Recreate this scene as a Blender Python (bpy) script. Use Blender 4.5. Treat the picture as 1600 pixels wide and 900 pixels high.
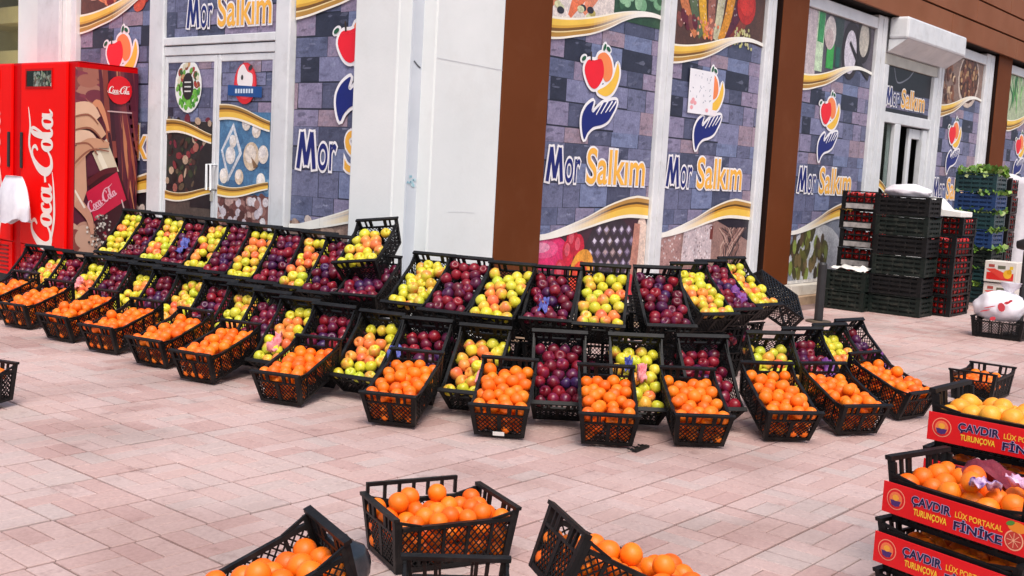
import bpy, math, random
from mathutils import Matrix, Vector, Euler, noise
from mathutils.geometry import tessellate_polygon

random.seed(7)
for o in list(bpy.data.objects):
    bpy.data.objects.remove(o)
S = bpy.context.scene
COL = S.collection
rad = math.radians

# ------------------------------------------------------------------ camera
# World frame: X runs along the right-hand shop front, Y along the left-hand one, metres.
cam_d = bpy.data.cameras.new('camera')
cam = bpy.data.objects.new('camera', cam_d)
COL.objects.link(cam)
cam_d.sensor_width = 36.0
cam_d.lens = 1748.0 / 1600 * 36
cam_d.clip_start = 0.05
cam_d.clip_end = 400
CR = ((0.643, -0.046, 0.765), (-0.764, -0.109, 0.636), (0.054, -0.993, -0.105))
cm = Matrix(((CR[0][0], -CR[0][1], -CR[0][2]), (CR[1][0], -CR[1][1], -CR[1][2]), (CR[2][0], -CR[2][1], -CR[2][2])))
cam.rotation_euler = cm.to_quaternion().to_matrix().to_euler()
cam.location = (0, 0, 1.4)
S.camera = cam

# ------------------------------------------------------------------ sky, sun, exposure
SUN_TO = Vector((-0.42, -0.46, 1.0)).normalized()          # direction towards the sun
w = bpy.data.worlds.new('World'); S.world = w; w.use_nodes = True
nt = w.node_tree
sky = nt.nodes.new('ShaderNodeTexSky'); sky.sky_type = 'NISHITA'; sky.sun_disc = False
sky.sun_elevation = math.asin(SUN_TO.z)
sky.sun_rotation = math.atan2(SUN_TO.x, SUN_TO.y)
sky.air_density = 1.0; sky.dust_density = 4.0; sky.ozone_density = 0.6
bg = nt.nodes['Background']; bg.inputs['Strength'].default_value = 0.12
nt.links.new(sky.outputs[0], bg.inputs['Color'])
sun_d = bpy.data.lights.new('sun', 'SUN'); sun_d.energy = 1.5; sun_d.angle = rad(28); sun_d.color = (1.0, 0.95, 0.88)
sun = bpy.data.objects.new('sun', sun_d); COL.objects.link(sun)
sun.rotation_euler = SUN_TO.to_track_quat('Z', 'Y').to_euler()
S.view_settings.view_transform = 'Standard'
S.view_settings.look = 'None'
S.view_settings.exposure = 0.62
S.view_settings.gamma = 1.0

# ------------------------------------------------------------------ helpers
def lin(c):
    return c / 12.92 if c <= 0.04045 else ((c + 0.055) / 1.055) ** 2.4
def hx(s):
    s = s.lstrip('#')
    return tuple(lin(int(s[i:i + 2], 16) / 255) for i in (0, 2, 4))

class NT:
    def __init__(s, name):
        s.m = bpy.data.materials.new(name); s.m.use_nodes = True
        s.t = s.m.node_tree; s.b = s.t.nodes['Principled BSDF']
    def n(s, ty, **kw):
        nd = s.t.nodes.new(ty)
        for k, v in kw.items():
            if k.startswith('i_'):
                nd.inputs[k[2:].replace('_', ' ')].default_value = v
            else:
                setattr(nd, k, v)
        return nd
    def l(s, a, b): s.t.links.new(a, b)
    def mix(s, fac, a, b, blend='MIX'):
        nd = s.t.nodes.new('ShaderNodeMix'); nd.data_type = 'RGBA'; nd.blend_type = blend
        for sock, v in ((nd.inputs[0], fac), (nd.inputs[6], a), (nd.inputs[7], b)):
            if hasattr(v, 'is_linked'): s.l(v, sock)
            elif isinstance(v, (int, float)): sock.default_value = v
            else: sock.default_value = (*v, 1) if len(v) == 3 else v
        return nd.outputs[2]
    def math(s, op, a, b=0.0):
        nd = s.t.nodes.new('ShaderNodeMath'); nd.operation = op
        for sock, v in ((nd.inputs[0], a), (nd.inputs[1], b)):
            if hasattr(v, 'is_linked'): s.l(v, sock)
            else: sock.default_value = v
        return nd.outputs[0]
    def ramp(s, fac, stops):
        nd = s.t.nodes.new('ShaderNodeValToRGB')
        el = nd.color_ramp.elements
        while len(el) < len(stops): el.new(0.5)
        for e, (p, c) in zip(el, stops):
            e.position = p; e.color = (*c, 1) if len(c) == 3 else c
        s.l(fac, nd.inputs[0]); return nd.outputs[0]
    def noise(s, scale, detail=3, coord='Object', rough=0.55):
        tc = s.n('ShaderNodeTexCoord')
        nd = s.n('ShaderNodeTexNoise'); nd.inputs['Scale'].default_value = scale
        nd.inputs['Detail'].default_value = detail; nd.inputs['Roughness'].default_value = rough
        s.l(tc.outputs[coord], nd.inputs['Vector'])
        return nd.outputs[0]
    def bump(s, h, strength=0.2, dist=0.01):
        nd = s.n('ShaderNodeBump'); nd.inputs['Strength'].default_value = strength; nd.inputs['Distance'].default_value = dist
        s.l(h, nd.inputs['Height']); s.l(nd.outputs[0], s.b.inputs['Normal'])

MATS = {}
def surf(name, c1, c2=None, rough=0.5, scale=6, metal=0.0, bump=0.0, bscale=60, spec=None, dirt=None):
    """plain procedural surface: two tones mixed by noise, fine relief"""
    if name in MATS: return MATS[name]
    t = NT(name)
    c1 = hx(c1) if isinstance(c1, str) else c1
    c2 = c1 if c2 is None else (hx(c2) if isinstance(c2, str) else c2)
    f = t.ramp(t.noise(scale, 5), [(0.35, (0, 0, 0)), (0.65, (1, 1, 1))])
    col = t.mix(f, c1, c2)
    if dirt:
        d = t.ramp(t.noise(dirt[1], 6, rough=0.7), [(0.52, (0, 0, 0)), (0.72, (1, 1, 1))])
        col = t.mix(t.math('MULTIPLY', d, dirt[2]), col, hx(dirt[0]))
    t.l(col, t.b.inputs['Base Color'])
    t.b.inputs['Roughness'].default_value = rough; t.b.inputs['Metallic'].default_value = metal
    if spec is not None: t.b.inputs['Specular IOR Level'].default_value = spec
    if bump: t.bump(t.noise(bscale, 4), bump, 0.004)
    MATS[name] = t.m
    return t.m

class MB:
    """collects faces and links them as one mesh object"""
    def __init__(s): s.v = []; s.f = []
    def box(s, x0, x1, y0, y1, z0, z1):
        b = len(s.v)
        s.v += [(x0, y0, z0), (x1, y0, z0), (x1, y1, z0), (x0, y1, z0), (x0, y0, z1), (x1, y0, z1), (x1, y1, z1), (x0, y1, z1)]
        s.f += [(b, b + 3, b + 2, b + 1), (b + 4, b + 5, b + 6, b + 7), (b, b + 1, b + 5, b + 4), (b + 1, b + 2, b + 6, b + 5), (b + 2, b + 3, b + 7, b + 6), (b + 3, b, b + 4, b + 7)]
        return s
    def bar(s, p, q, w, t, n=(0, 1, 0)):
        p, q, n = Vector(p), Vector(q), Vector(n)
        d = (q - p).normalized(); sd = d.cross(n).normalized() * (w / 2); nn = n.normalized() * (t / 2)
        b = len(s.v)
        for e in (p, q):
            for a, c in ((-1, -1), (1, -1), (1, 1), (-1, 1)):
                s.v.append(tuple(e + sd * a + nn * c))
        s.f += [(b, b + 1, b + 2, b + 3), (b + 7, b + 6, b + 5, b + 4)]
        for i in range(4):
            j = (i + 1) % 4
            s.f.append((b + i, b + 4 + i, b + 4 + j, b + j))
        return s
    def tube(s, pts, r, n=8, cap=True):
        pts = [Vector(p) for p in pts]; base = len(s.v); k = len(pts)
        rs = r if isinstance(r, (list, tuple)) else [r] * k
        for i, p in enumerate(pts):
            d = (pts[min(i + 1, k - 1)] - pts[max(i - 1, 0)]).normalized()
            a = d.orthogonal().normalized() if abs(d.z) < 0.9 else d.cross(Vector((1, 0, 0))).normalized()
            b2 = d.cross(a)
            for j in range(n):
                an = 2 * math.pi * j / n
                s.v.append(tuple(p + (a * math.cos(an) + b2 * math.sin(an)) * rs[i]))
        for i in range(k - 1):
            for j in range(n):
                j2 = (j + 1) % n
                s.f.append((base + i * n + j, base + i * n + j2, base + (i + 1) * n + j2, base + (i + 1) * n + j))
        if cap:
            s.f.append(tuple(base + j for j in range(n))[::-1]); s.f.append(tuple(base + (k - 1) * n + j for j in range(n)))
        return s
    def prism(s, poly, z0, z1):
        b = len(s.v); n = len(poly)
        s.v += [(x, y, z0) for x, y in poly] + [(x, y, z1) for x, y in poly]
        s.f.append(tuple(range(b, b + n))[::-1]); s.f.append(tuple(range(b + n, b + 2 * n)))
        for i in range(n):
            j = (i + 1) % n; s.f.append((b + i, b + j, b + n + j, b + n + i))
        return s
    def add(s, verts, faces, M=None):
        b = len(s.v)
        s.v += [tuple(M @ Vector(v)) for v in verts] if M is not None else list(verts)
        s.f += [tuple(b + i for i in f) for f in faces]
        return s
    def mesh(s, name, mat, smooth=False):
        me = bpy.data.meshes.new(name); me.from_pydata(s.v, [], s.f); me.update()
        if mat: me.materials.append(mat)
        if smooth: me.polygons.foreach_set('use_smooth', [True] * len(me.polygons))
        return me
    def build(s, name, mat, parent=None, smooth=False, bevel=0.0):
        o = bpy.data.objects.new(name, s.mesh(name, mat, smooth)); COL.objects.link(o)
        if parent: o.parent = parent
        if bevel:
            md = o.modifiers.new('bevel', 'BEVEL'); md.width = bevel; md.segments = 2; md.limit_method = 'ANGLE'
        return o

def inst(name, mesh, parent=None):
    o = bpy.data.objects.new(name, mesh); COL.objects.link(o)
    if parent: o.parent = parent
    return o
def empty(name, loc=(0, 0, 0), rot=(0, 0, 0)):
    o = bpy.data.objects.new(name, None); COL.objects.link(o); o.location = loc; o.rotation_euler = rot
    o.empty_display_size = 0.1
    return o
def tag(o, label=None, cat=None, group=None, kind=None):
    if label: o['label'] = label
    if cat: o['category'] = cat
    if group: o['group'] = group
    if kind: o['kind'] = kind
    return o
ORD = ['zeroth', 'first', 'second', 'third', 'fourth', 'fifth', 'sixth', 'seventh', 'eighth', 'ninth', 'tenth', 'eleventh', 'twelfth', 'thirteenth', 'fourteenth', 'fifteenth', 'sixteenth', 'seventeenth', 'eighteenth', 'nineteenth', 'twentieth', 'twenty-first', 'twenty-second', 'twenty-third']

# ------------------------------------------------------------------ flat prints (lettering, posters)
def text_tris(body, offset=0.0, shear=0.0, cache={}):
    key = (body, offset, shear)
    if key not in cache:
        cu = bpy.data.curves.new('t', 'FONT'); cu.body = body; cu.offset = offset; cu.shear = shear
        cu.fill_mode = 'FRONT'; cu.resolution_u = 5
        o = bpy.data.objects.new('t', cu); COL.objects.link(o)
        dg = bpy.context.evaluated_depsgraph_get(); dg.update()
        me = bpy.data.meshes.new_from_object(o.evaluated_get(dg))
        v = [(p.co.x, p.co.y) for p in me.vertices]; f = [tuple(p.vertices) for p in me.polygons]
        bpy.data.objects.remove(o); bpy.data.meshes.remove(me); bpy.data.curves.remove(cu)
        cache[key] = (v, f)
    return cache[key]

def smooth_pts(pts, k=6, closed=False):
    out = []; n = len(pts)
    for i in range(n if closed else n - 1):
        g = (lambda j: pts[j % n]) if closed else (lambda j: pts[max(0, min(n - 1, j))])
        p0, p1, p2, p3 = g(i - 1), g(i), g(i + 1), g(i + 2)
        for q in range(k):
            t = q / k
            out.append(tuple(0.5 * (2 * b + (c - a) * t + (2 * a - 5 * b + 4 * c - d) * t * t + (3 * b - a - 3 * c + d) * t ** 3) for a, b, c, d in zip(p0, p1, p2, p3)))
    if not closed: out.append(tuple(pts[-1]))
    return out

class Print:
    """flat artwork: coloured polygons in thin layers, x to the right, y up, facing local -Y"""
    STEP = 0.0012
    def __init__(s, rect=None): s.items = []; s.rect = rect; s.part = 'print'
    def poly(s, pts, col, layer):
        c = hx(col) if isinstance(col, str) else col
        tris = tessellate_polygon([[Vector((x, y, 0)) for x, y in pts]])
        for t in tris: s.items.append(([pts[i] for i in t], c, layer, s.part))
    def conv(s, pts, col, layer):
        s.items.append((list(pts), hx(col) if isinstance(col, str) else col, layer, s.part))
    def rectf(s, x0, y0, x1, y1, col, layer): s.conv([(x0, y0), (x1, y0), (x1, y1), (x0, y1)], col, layer)
    def ell(s, cx, cy, rx, ry, col, layer, rot=0.0, n=18):
        c, si = math.cos(rot), math.sin(rot)
        s.conv([(cx + rx * math.cos(a) * c - ry * math.sin(a) * si, cy + rx * math.cos(a) * si + ry * math.sin(a) * c) for a in [2 * math.pi * i / n for i in range(n)]], col, layer)
    def stroke(s, pts, wd, col, layer, k=6, closed=False):
        if not hasattr(wd, '__len__'): wd = [wd] * len(pts)
        P = smooth_pts([(p[0], p[1], ww) for p, ww in zip(pts, wd)], k, closed)
        if closed: P.append(P[0])
        c = hx(col) if isinstance(col, str) else col
        L = []
        for i, (x, y, ww) in enumerate(P):
            a, b = P[max(i - 1, 0)], P[min(i + 1, len(P) - 1)]
            if closed and i in (0, len(P) - 1): a, b = P[-2], P[1]
            dx, dy = b[0] - a[0], b[1] - a[1]; m = math.hypot(dx, dy) or 1
            nx, ny = -dy / m * ww / 2, dx / m * ww / 2
            L.append(((x + nx, y + ny), (x - nx, y - ny)))
        for (a, b), (d, e) in zip(L, L[1:]): s.items.append(([a, b, e, d], c, layer, s.part))
    def band(s, lo, hi, col, layer):
        c = hx(col) if isinstance(col, str) else col
        for i in range(len(lo) - 1): s.items.append(([lo[i], lo[i + 1], hi[i + 1], hi[i]], c, layer, s.part))
    def text(s, body, x0, y0, x1, cap, col, layer, offset=0.0, rot=0.0, ref=None):
        """fit text between x0 and x1 (cap height cap); ref gives the unoffset width so outlines line up"""
        v0, _ = text_tris(body)
        xa, xb = min(p[0] for p in v0), max(p[0] for p in v0)
        vH, _ = text_tris('H'); ch = max(p[1] for p in vH)
        v, f = text_tris(body, offset)
        sx, sy = (x1 - x0) / (xb - xa), cap / ch
        c, si = math.cos(rot), math.sin(rot)
        P = [((px - xa) * sx, py * sy) for px, py in v]
        P = [(x0 + a * c - b * si, y0 + a * si + b * c) for a, b in P]
        cc = hx(col) if isinstance(col, str) else col
        for q in f: s.items.append(([P[i] for i in q], cc, layer, s.part))
    def clip(s, pts):
        if not s.rect: return pts
        x0, y0, x1, y1 = s.rect
        for ax, lim, sg in ((0, x0, 1), (0, x1, -1), (1, y0, 1), (1, y1, -1)):
            out = []
            for i in range(len(pts)):
                a, b = pts[i - 1], pts[i]
                ia, ib = (a[ax] - lim) * sg >= 0, (b[ax] - lim) * sg >= 0
                if ia != ib:
                    t = (lim - a[ax]) / (b[ax] - a[ax]); out.append((a[0] + (b[0] - a[0]) * t, a[1] + (b[1] - a[1]) * t))
                if ib: out.append(b)
            pts = out
            if len(pts) < 3: return []
        return pts
    def build(s, name, parent, y=0.0, mat=None, only=None):
        V, F, C = [], [], []
        for idx, (pts, c, ly, part) in enumerate(s.items):
            if only is not None and part != only: continue
            lift = (idx % 89) * s.STEP * 0.0095
            pts = s.clip(pts)
            if len(pts) < 3: continue
            ar = sum(pts[i - 1][0] * pts[i][1] - pts[i][0] * pts[i - 1][1] for i in range(len(pts)))
            if abs(ar) < 1e-9: continue
            if ar < 0: pts = pts[::-1]
            b = len(V)
            V += [(p[0], y - ly * s.STEP - lift, p[1]) for p in pts]
            F.append(tuple(range(b, b + len(pts)))); C.append((c, len(pts)))
        me = bpy.data.meshes.new(name); me.from_pydata(V, [], F); me.update()
        at = me.color_attributes.new('Col', 'FLOAT_COLOR', 'CORNER')
        buf = []
        for c, n in C: buf += [c[0], c[1], c[2], 1.0] * n
        at.data.foreach_set('color', buf)
        me.materials.append(mat or MAT_PRINT)
        o = bpy.data.objects.new(name, me); COL.objects.link(o); o.parent = parent
        return o
    def build_parts(s, parent, loc=None):
        out = []
        for part in dict.fromkeys(i[3] for i in s.items):
            o = s.build(part, parent, mat=MAT_PRINT if part.endswith(('stone_print', 'picture')) else MAT_FLAT, only=part)
            if loc: o.location = loc
            out.append(o)
        return out

t = NT('printed_vinyl')
vc = t.n('ShaderNodeVertexColor'); vc.layer_name = 'Col'
nz = t.mix(1.0, t.ramp(t.noise(46, 6, rough=0.75), [(0.3, (0.58, 0.58, 0.62)), (0.7, (1.22, 1.22, 1.22))]), t.ramp(t.noise(9, 4, rough=0.6), [(0.3, (0.70, 0.70, 0.74)), (0.65, (1.1, 1.1, 1.1))]), 'MULTIPLY')
t.l(t.mix(1.0, vc.outputs[0], nz, 'MULTIPLY'), t.b.inputs['Base Color'])
t.b.inputs['Roughness'].default_value = 0.42
MAT_PRINT = t.m
t = NT('plain_print')
vc = t.n('ShaderNodeVertexColor'); vc.layer_name = 'Col'
nz = t.ramp(t.noise(5, 3), [(0.3, (0.93, 0.93, 0.93)), (0.7, (1.03, 1.03, 1.03))])
t.l(t.mix(1.0, vc.outputs[0], nz, 'MULTIPLY'), t.b.inputs['Base Color'])
t.b.inputs['Roughness'].default_value = 0.35
MAT_FLAT = t.m

# ------------------------------------------------------------------ materials
M_PLASTIC = surf('black_crate_plastic', (0.004, 0.0042, 0.0046), (0.009, 0.009, 0.010), 0.5, 9, spec=0.25, bump=0.15, bscale=90, dirt=('6b625a', 14, 0.10))
M_WHITE = surf('white_render', '#e8ebea', '#dfe3e2', 0.7, 1.5, bump=0.25, bscale=45, dirt=('c4c0ba', 1.3, 0.22))
M_PVC = surf('white_frame', '#e2e4e6', '#d3d6d9', 0.35, 3, dirt=('a8a6a0', 7, 0.3))
M_BROWN = surf('brown_cladding', (0.128, 0.036, 0.011), (0.145, 0.042, 0.014), 0.55, 1.2, spec=0.08, dirt=('7a5038', 3, 0.2))
M_FASCIA = surf('brown_fascia_board', (0.22, 0.080, 0.036), (0.26, 0.10, 0.050), 0.55, 1.2, spec=0.1, dirt=('8a6a52', 2, 0.25))
M_BROWN_D = surf('shaded_brown_cladding', (0.012, 0.006, 0.005), (0.02, 0.009, 0.007), 0.6, 3, spec=0.1)  # near-black copy of the cladding, shade put into its colour
M_GAP = surf('dark_gap', (0.012, 0.008, 0.006), None, 0.9)
M_SILL = surf('marble_sill', '#d9d3c9', '#c6bdb0', 0.5, 5, dirt=('8d8274', 6, 0.5))
M_STEP = surf('stone_step', '#b49a80', '#9c8168', 0.8, 6, bump=0.3, dirt=('6f5d4d', 5, 0.6))
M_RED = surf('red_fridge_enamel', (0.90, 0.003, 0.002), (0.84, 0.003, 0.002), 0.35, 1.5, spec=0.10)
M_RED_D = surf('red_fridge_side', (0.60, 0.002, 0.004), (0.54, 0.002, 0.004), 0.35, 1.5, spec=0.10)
M_BLACK = surf('black_rubber', (0.012, 0.012, 0.014), (0.02, 0.02, 0.022), 0.5, 8)
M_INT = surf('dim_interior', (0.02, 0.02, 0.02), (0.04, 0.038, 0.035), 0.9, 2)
M_BAG = surf('white_plastic_bag', '#eceaf0', '#dcd9e2', 0.35, 8, bump=0.5, bscale=18)
M_FOAM = surf('white_foam', '#f0efea', '#e2e0da', 0.8, 8)

def glass_mat():
    t = NT('shop_glass')
    t.b.inputs['Base Color'].default_value = (0.75, 0.85, 0.82, 1)
    t.b.inputs['Roughness'].default_value = 0.03
    t.b.inputs['Transmission Weight'].default_value = 1.0
    t.b.inputs['IOR'].default_value = 1.1
    t.b.inputs['Specular IOR Level'].default_value = 0.6
    return t.m
M_GLASS = glass_mat()

# ------------------------------------------------------------------ ground and paving
def cam_xyz(p):
    d = Vector(p) - Vector((0, 0, 1.4))
    return tuple(sum(d[i] * CR[i][k] for i in range(3)) for k in range(3))
def in_view(p, mx=60):
    x, y, z = cam_xyz(p)
    if z < 0.3: return None
    u, v = 800 + 1748 * x / z, 450 + 1748 * y / z
    return (u, v, z) if -mx < u < 1600 + mx and -mx < v < 900 + mx else None

def pave_mat():
    t = NT('pink_concrete_pavers')
    oi = t.n('ShaderNodeObjectInfo'); ge = t.n('ShaderNodeNewGeometry')
    r = t.math('FRACT', t.math('ADD', oi.outputs['Random'], t.math('MULTIPLY', ge.outputs['Random Per Island'], 0.61)))
    tone = t.ramp(r, [(0.0, (0.49, 0.325, 0.30)), (0.35, (0.53, 0.375, 0.345)), (0.7, (0.55, 0.405, 0.38)), (1.0, (0.50, 0.40, 0.375))])
    ns = t.n('ShaderNodeTexNoise'); ns.inputs['Scale'].default_value = 1.1; ns.inputs['Detail'].default_value = 5
    t.l(ge.outputs['Position'], ns.inputs['Vector'])
    st = t.ramp(ns.outputs[0], [(0.36, (0.80, 0.77, 0.76)), (0.52, (1, 1, 1)), (0.7, (1.07, 1.05, 1.04))])
    n2 = t.n('ShaderNodeTexNoise'); n2.inputs['Scale'].default_value = 55; n2.inputs['Detail'].default_value = 5; n2.inputs['Roughness'].default_value = 0.75
    t.l(ge.outputs['Position'], n2.inputs['Vector'])
    gr = t.ramp(n2.outputs[0], [(0.3, (0.84, 0.82, 0.82)), (0.65, (1.06, 1.06, 1.06))])
    n3 = t.n('ShaderNodeTexNoise'); n3.inputs['Scale'].default_value = 5.5; n3.inputs['Detail'].default_value = 6; n3.inputs['Roughness'].default_value = 0.7
    t.l(ge.outputs['Position'], n3.inputs['Vector'])
    sp = t.ramp(n3.outputs[0], [(0.30, (0.72, 0.68, 0.68)), (0.42, (1, 1, 1))])
    c = t.mix(1.0, t.mix(1.0, t.mix(1.0, tone, st, 'MULTIPLY'), gr, 'MULTIPLY'), sp, 'MULTIPLY')
    t.l(c, t.b.inputs['Base Color']); t.b.inputs['Roughness'].default_value = 0.72
    t.b.inputs['Specular IOR Level'].default_value = 0.25
    t.bump(n2.outputs[0], 0.35, 0.003)
    return t.m
M_PAVE = pave_mat()
M_JOINT = surf('joint_sand', (0.17, 0.11, 0.10), (0.23, 0.155, 0.14), 0.95, 3, bump=0.4, bscale=120)

TP = 0.403
def tile_mb(var):
    m = MB(); rnd = random.Random(var + 3)
    q = TP / 2
    for qi in range(2):
        for qj in range(2):
            hor = (qi + qj + var) % 2 == 0
            for k in range(2):
                x0, y0 = qi * q - q, qj * q - q
                if hor: a = [x0, x0 + q, y0 + k * q / 2, y0 + (k + 1) * q / 2]
                else: a = [x0 + k * q / 2, x0 + (k + 1) * q / 2, y0, y0 + q]
                e = 0.0028
                x0, x1, y0, y1 = a[0] + e, a[1] - e, a[2] + e, a[3] - e
                if a[0] < -q + 1e-6: x0 += 0.0022
                if a[1] > q - 1e-6: x1 -= 0.0022
                if a[2] < -q + 1e-6: y0 += 0.0034
                if a[3] > q - 1e-6: y1 -= 0.0034
                z = -rnd.random() * 0.0012; bv = 0.0025
                b = len(m.v)
                m.v += [(x0, y0, -0.012), (x1, y0, -0.012), (x1, y1, -0.012), (x0, y1, -0.012),
                        (x0, y0, z - bv), (x1, y0, z - bv), (x1, y1, z - bv), (x0, y1, z - bv),
                        (x0 + bv, y0 + bv, z), (x1 - bv, y0 + bv, z), (x1 - bv, y1 - bv, z), (x0 + bv, y1 - bv, z)]
                for i in range(4):
                    j = (i + 1) % 4
                    m.f += [(b + i, b + j, b + 4 + j, b + 4 + i), (b + 4 + i, b + 4 + j, b + 8 + j, b + 8 + i)]
                m.f.append((b + 8, b + 9, b + 10, b + 11))
    return m
tile_mbs = [tile_mb(i) for i in range(4)]
tile_meshes = [m.mesh('paving_tile', M_PAVE) for m in tile_mbs]
pav = MB().add([(-90, -90, -0.009), (120, -90, -0.009), (120, 120, -0.009), (-90, 120, -0.009)], [(0, 1, 2, 3)]).build('pavement', M_JOINT)
tag(pav, kind='structure')
tiles = []
rr = random.Random(11)
for j in range(-22, 40):
    off = rr.choice([0.0, 0.5]) + rr.uniform(-0.03, 0.03)
    for i in range(-6, 58):
        x, y = (i + off) * TP + 0.05, 1.885 + (j + 0.5) * TP
        if x > 5.7 and y > 5.55 or x < -1.5 or y > 16 or x > 22: continue
        if cam_xyz((x, y, 0))[2] < 0.6: continue
        iv = in_view((x, y, 0))
        tiles.append((0 if iv else 1, iv[2] if iv else 99, x, y, rr.randrange(4), rr.uniform(-0.004, 0.004), rr.uniform(-0.003, 0)))
tiles.sort()
rest = MB()
for k, (a, d, x, y, var, rz, dz) in enumerate(tiles):
    if k < 300:
        o = inst('paving_tile', tile_meshes[var], pav); o.location = (x, y, dz); o.rotation_euler = (rr.uniform(-.002, .002), rr.uniform(-.002, .002), rz)
    else:
        rest.add(tile_mbs[var].v, tile_mbs[var].f, Matrix.Translation((x, y, dz)))
o = rest.build('distant_paving_tiles', M_PAVE, pav); o['kind'] = 'stuff'

# ------------------------------------------------------------------ the shop building
VF, UF = 5.976, 5.906            # glazing planes of the right-hand and left-hand fronts
shop = empty('shop_building', (UF, VF, 0))
tag(shop, 'corner grocery shop with white pillars, brown cladding and glazed fronts', 'shop')
SH = Matrix.Translation((-UF, -VF, 0))
def sb(name, mat, *boxes, bevel=0.0, parent=None):
    m = MB()
    for b in boxes: m.box(b[0] - UF, b[1] - UF, b[2] - VF, b[3] - VF, b[4], b[5])
    return m.build(name, mat, parent or shop, bevel=bevel)
TOP = 5.2
# corner pillar: two white wings with a recess between them, then brown cladding
sb('pillar', M_WHITE, (5.80, 6.45, 6.03, 6.505, 0, TOP), bevel=0.012)
sb('pillar', M_WHITE, (6.036, 6.804, 5.876, 6.40, 0, TOP), bevel=0.012)
sb('pillar', surf('grey_render', '#c9ced6', '#bcc2cb', 0.7, 2), (5.93, 6.10, 6.012, 6.20, 0, TOP - 0.01))
sb('brown_pillar', M_BROWN, (6.806, 7.395, 5.872, 6.35, 0.05, TOP), bevel=0.006)
for a, b in ((11.472, 12.10), (19.05, 19.75)):
    sb('brown_pillar', M_BROWN, (a, b, 5.876, 6.40, 0.235, TOP), bevel=0.006)
    sb('pillar_side_shade', M_BROWN_D, (a - 0.012, a - 0.001, 5.884, 6.30, 0.235, TOP))  # thin dark sheet paints the shade on the pillar's near side
    sb('pillar_base', M_SILL, (a - 0.03, b + 0.03, 5.85, 6.40, 0, 0.232), bevel=0.004)
sb('pillar', M_WHITE, (5.80, 6.30, 10.80, 11.79, 0, TOP), bevel=0.01)
sb('pillar_cover', M_PVC, (5.76, 5.798, 10.86, 11.30, 0, TOP - 0.02), bevel=0.008)
# rear wall behind the glazing so nothing shows through
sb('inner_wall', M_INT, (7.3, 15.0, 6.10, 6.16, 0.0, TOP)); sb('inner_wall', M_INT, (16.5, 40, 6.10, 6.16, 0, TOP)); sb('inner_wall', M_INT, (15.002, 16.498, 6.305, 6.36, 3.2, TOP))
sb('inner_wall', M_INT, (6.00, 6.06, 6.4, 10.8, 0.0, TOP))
# sills and steps
sb('window_sill', M_SILL, (7.40, 11.44, 5.84, 6.09, 0.095, 0.215), bevel=0.004)
sb('window_sill', M_SILL, (12.14, 14.5, 5.84, 6.09, 0.095, 0.215), bevel=0.004)
sb('window_sill', M_SILL, (16.6, 19.0, 5.84, 6.09, 0.095, 0.215), bevel=0.004)
sb('window_sill', M_SILL, (19.8, 30, 5.84, 6.09, 0.095, 0.215), bevel=0.004)
sb('step', M_STEP, (6.85, 30, 5.776, 6.09, -0.02, 0.092), bevel=0.006)
sb('step', M_STEP, (5.72, 6.0, 6.51, 16, -0.02, 0.092), bevel=0.006)
sb('window_sill', M_SILL, (5.78, 5.99, 6.51, 7.3, 0.095, 0.215), bevel=0.004)
sb('window_sill', M_SILL, (5.78, 5.99, 9.36, 10.78, 0.095, 0.215), bevel=0.004)
# white frames of the right-hand front (u0, u1)
for a, b in ((9.17, 9.385), (11.225, 11.42), (14.225, 14.53), (16.57, 16.765), (18.62, 19.0), (22.2, 22.45), (24.6, 24.8)):
    sb('window_frame', M_PVC, (a, b, 5.925, 6.09, 0.217, 3.64), bevel=0.012)
    sb('window_frame', M_PVC, ((a + b) / 2 - 0.012, (a + b) / 2 + 0.012, 5.915, 5.923, 0.22, 3.6))
for a, b in ((7.40, 9.168), (9.387, 11.223), (12.11, 14.223), (16.767, 18.618), (19.76, 22.198), (22.452, 24.598)):
    sb('window_frame', M_PVC, (a, b, 5.935, 6.09, 3.46, 3.60), bevel=0.008)
# wooden-look fascia: boards with dark gaps, seams staggered
zb = 3.66
sb('fascia_backing', M_GAP, (7.42, 40, 5.856, 6.3, zb + 0.01, 6.2))
rb = random.Random(5)
for k in range(7):
    z0, z1 = zb + k * 0.335, zb + k * 0.335 + 0.308
    u = 7.40 - (k % 2) * 0.0
    cuts = [7.40]
    while cuts[-1] < 40: cuts.append(cuts[-1] + 3.0 + rb.uniform(-.1, .1) + (1.3 if len(cuts) == 1 and k % 2 else 0))
    if k == 1: cuts = [7.4, 10.2, 13.0, 15.2, 17.55, 20.6, 23.6, 26.6, 29.6, 32.6, 40]
    for a, b in zip(cuts, cuts[1:]):
        sb('fascia_board', M_FASCIA, (a + 0.003, b - 0.003, 5.80 - rb.uniform(0, .002), 5.838, z0, z1), bevel=0.004)
# doorway of the right-hand front: roller shutter box, transom, glazed leaf, open leaf
sb('door_lintel', M_PVC, (14.532, 16.568, 5.96, 6.30, 3.205, 3.655))
sb('shutter_box', M_PVC, (14.56, 16.80, 5.66, 5.922, 3.37, 3.655), bevel=0.03)
m = MB()
m.prism([(5.68 - VF, 0), (5.92 - VF, -0.16), (5.92 - VF, 0)], 0, 2.2)
o = bpy.data.objects.new('shutter_box_underside', m.mesh('shutter_box_underside', M_PVC)); COL.objects.link(o); o.parent = shop
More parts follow.
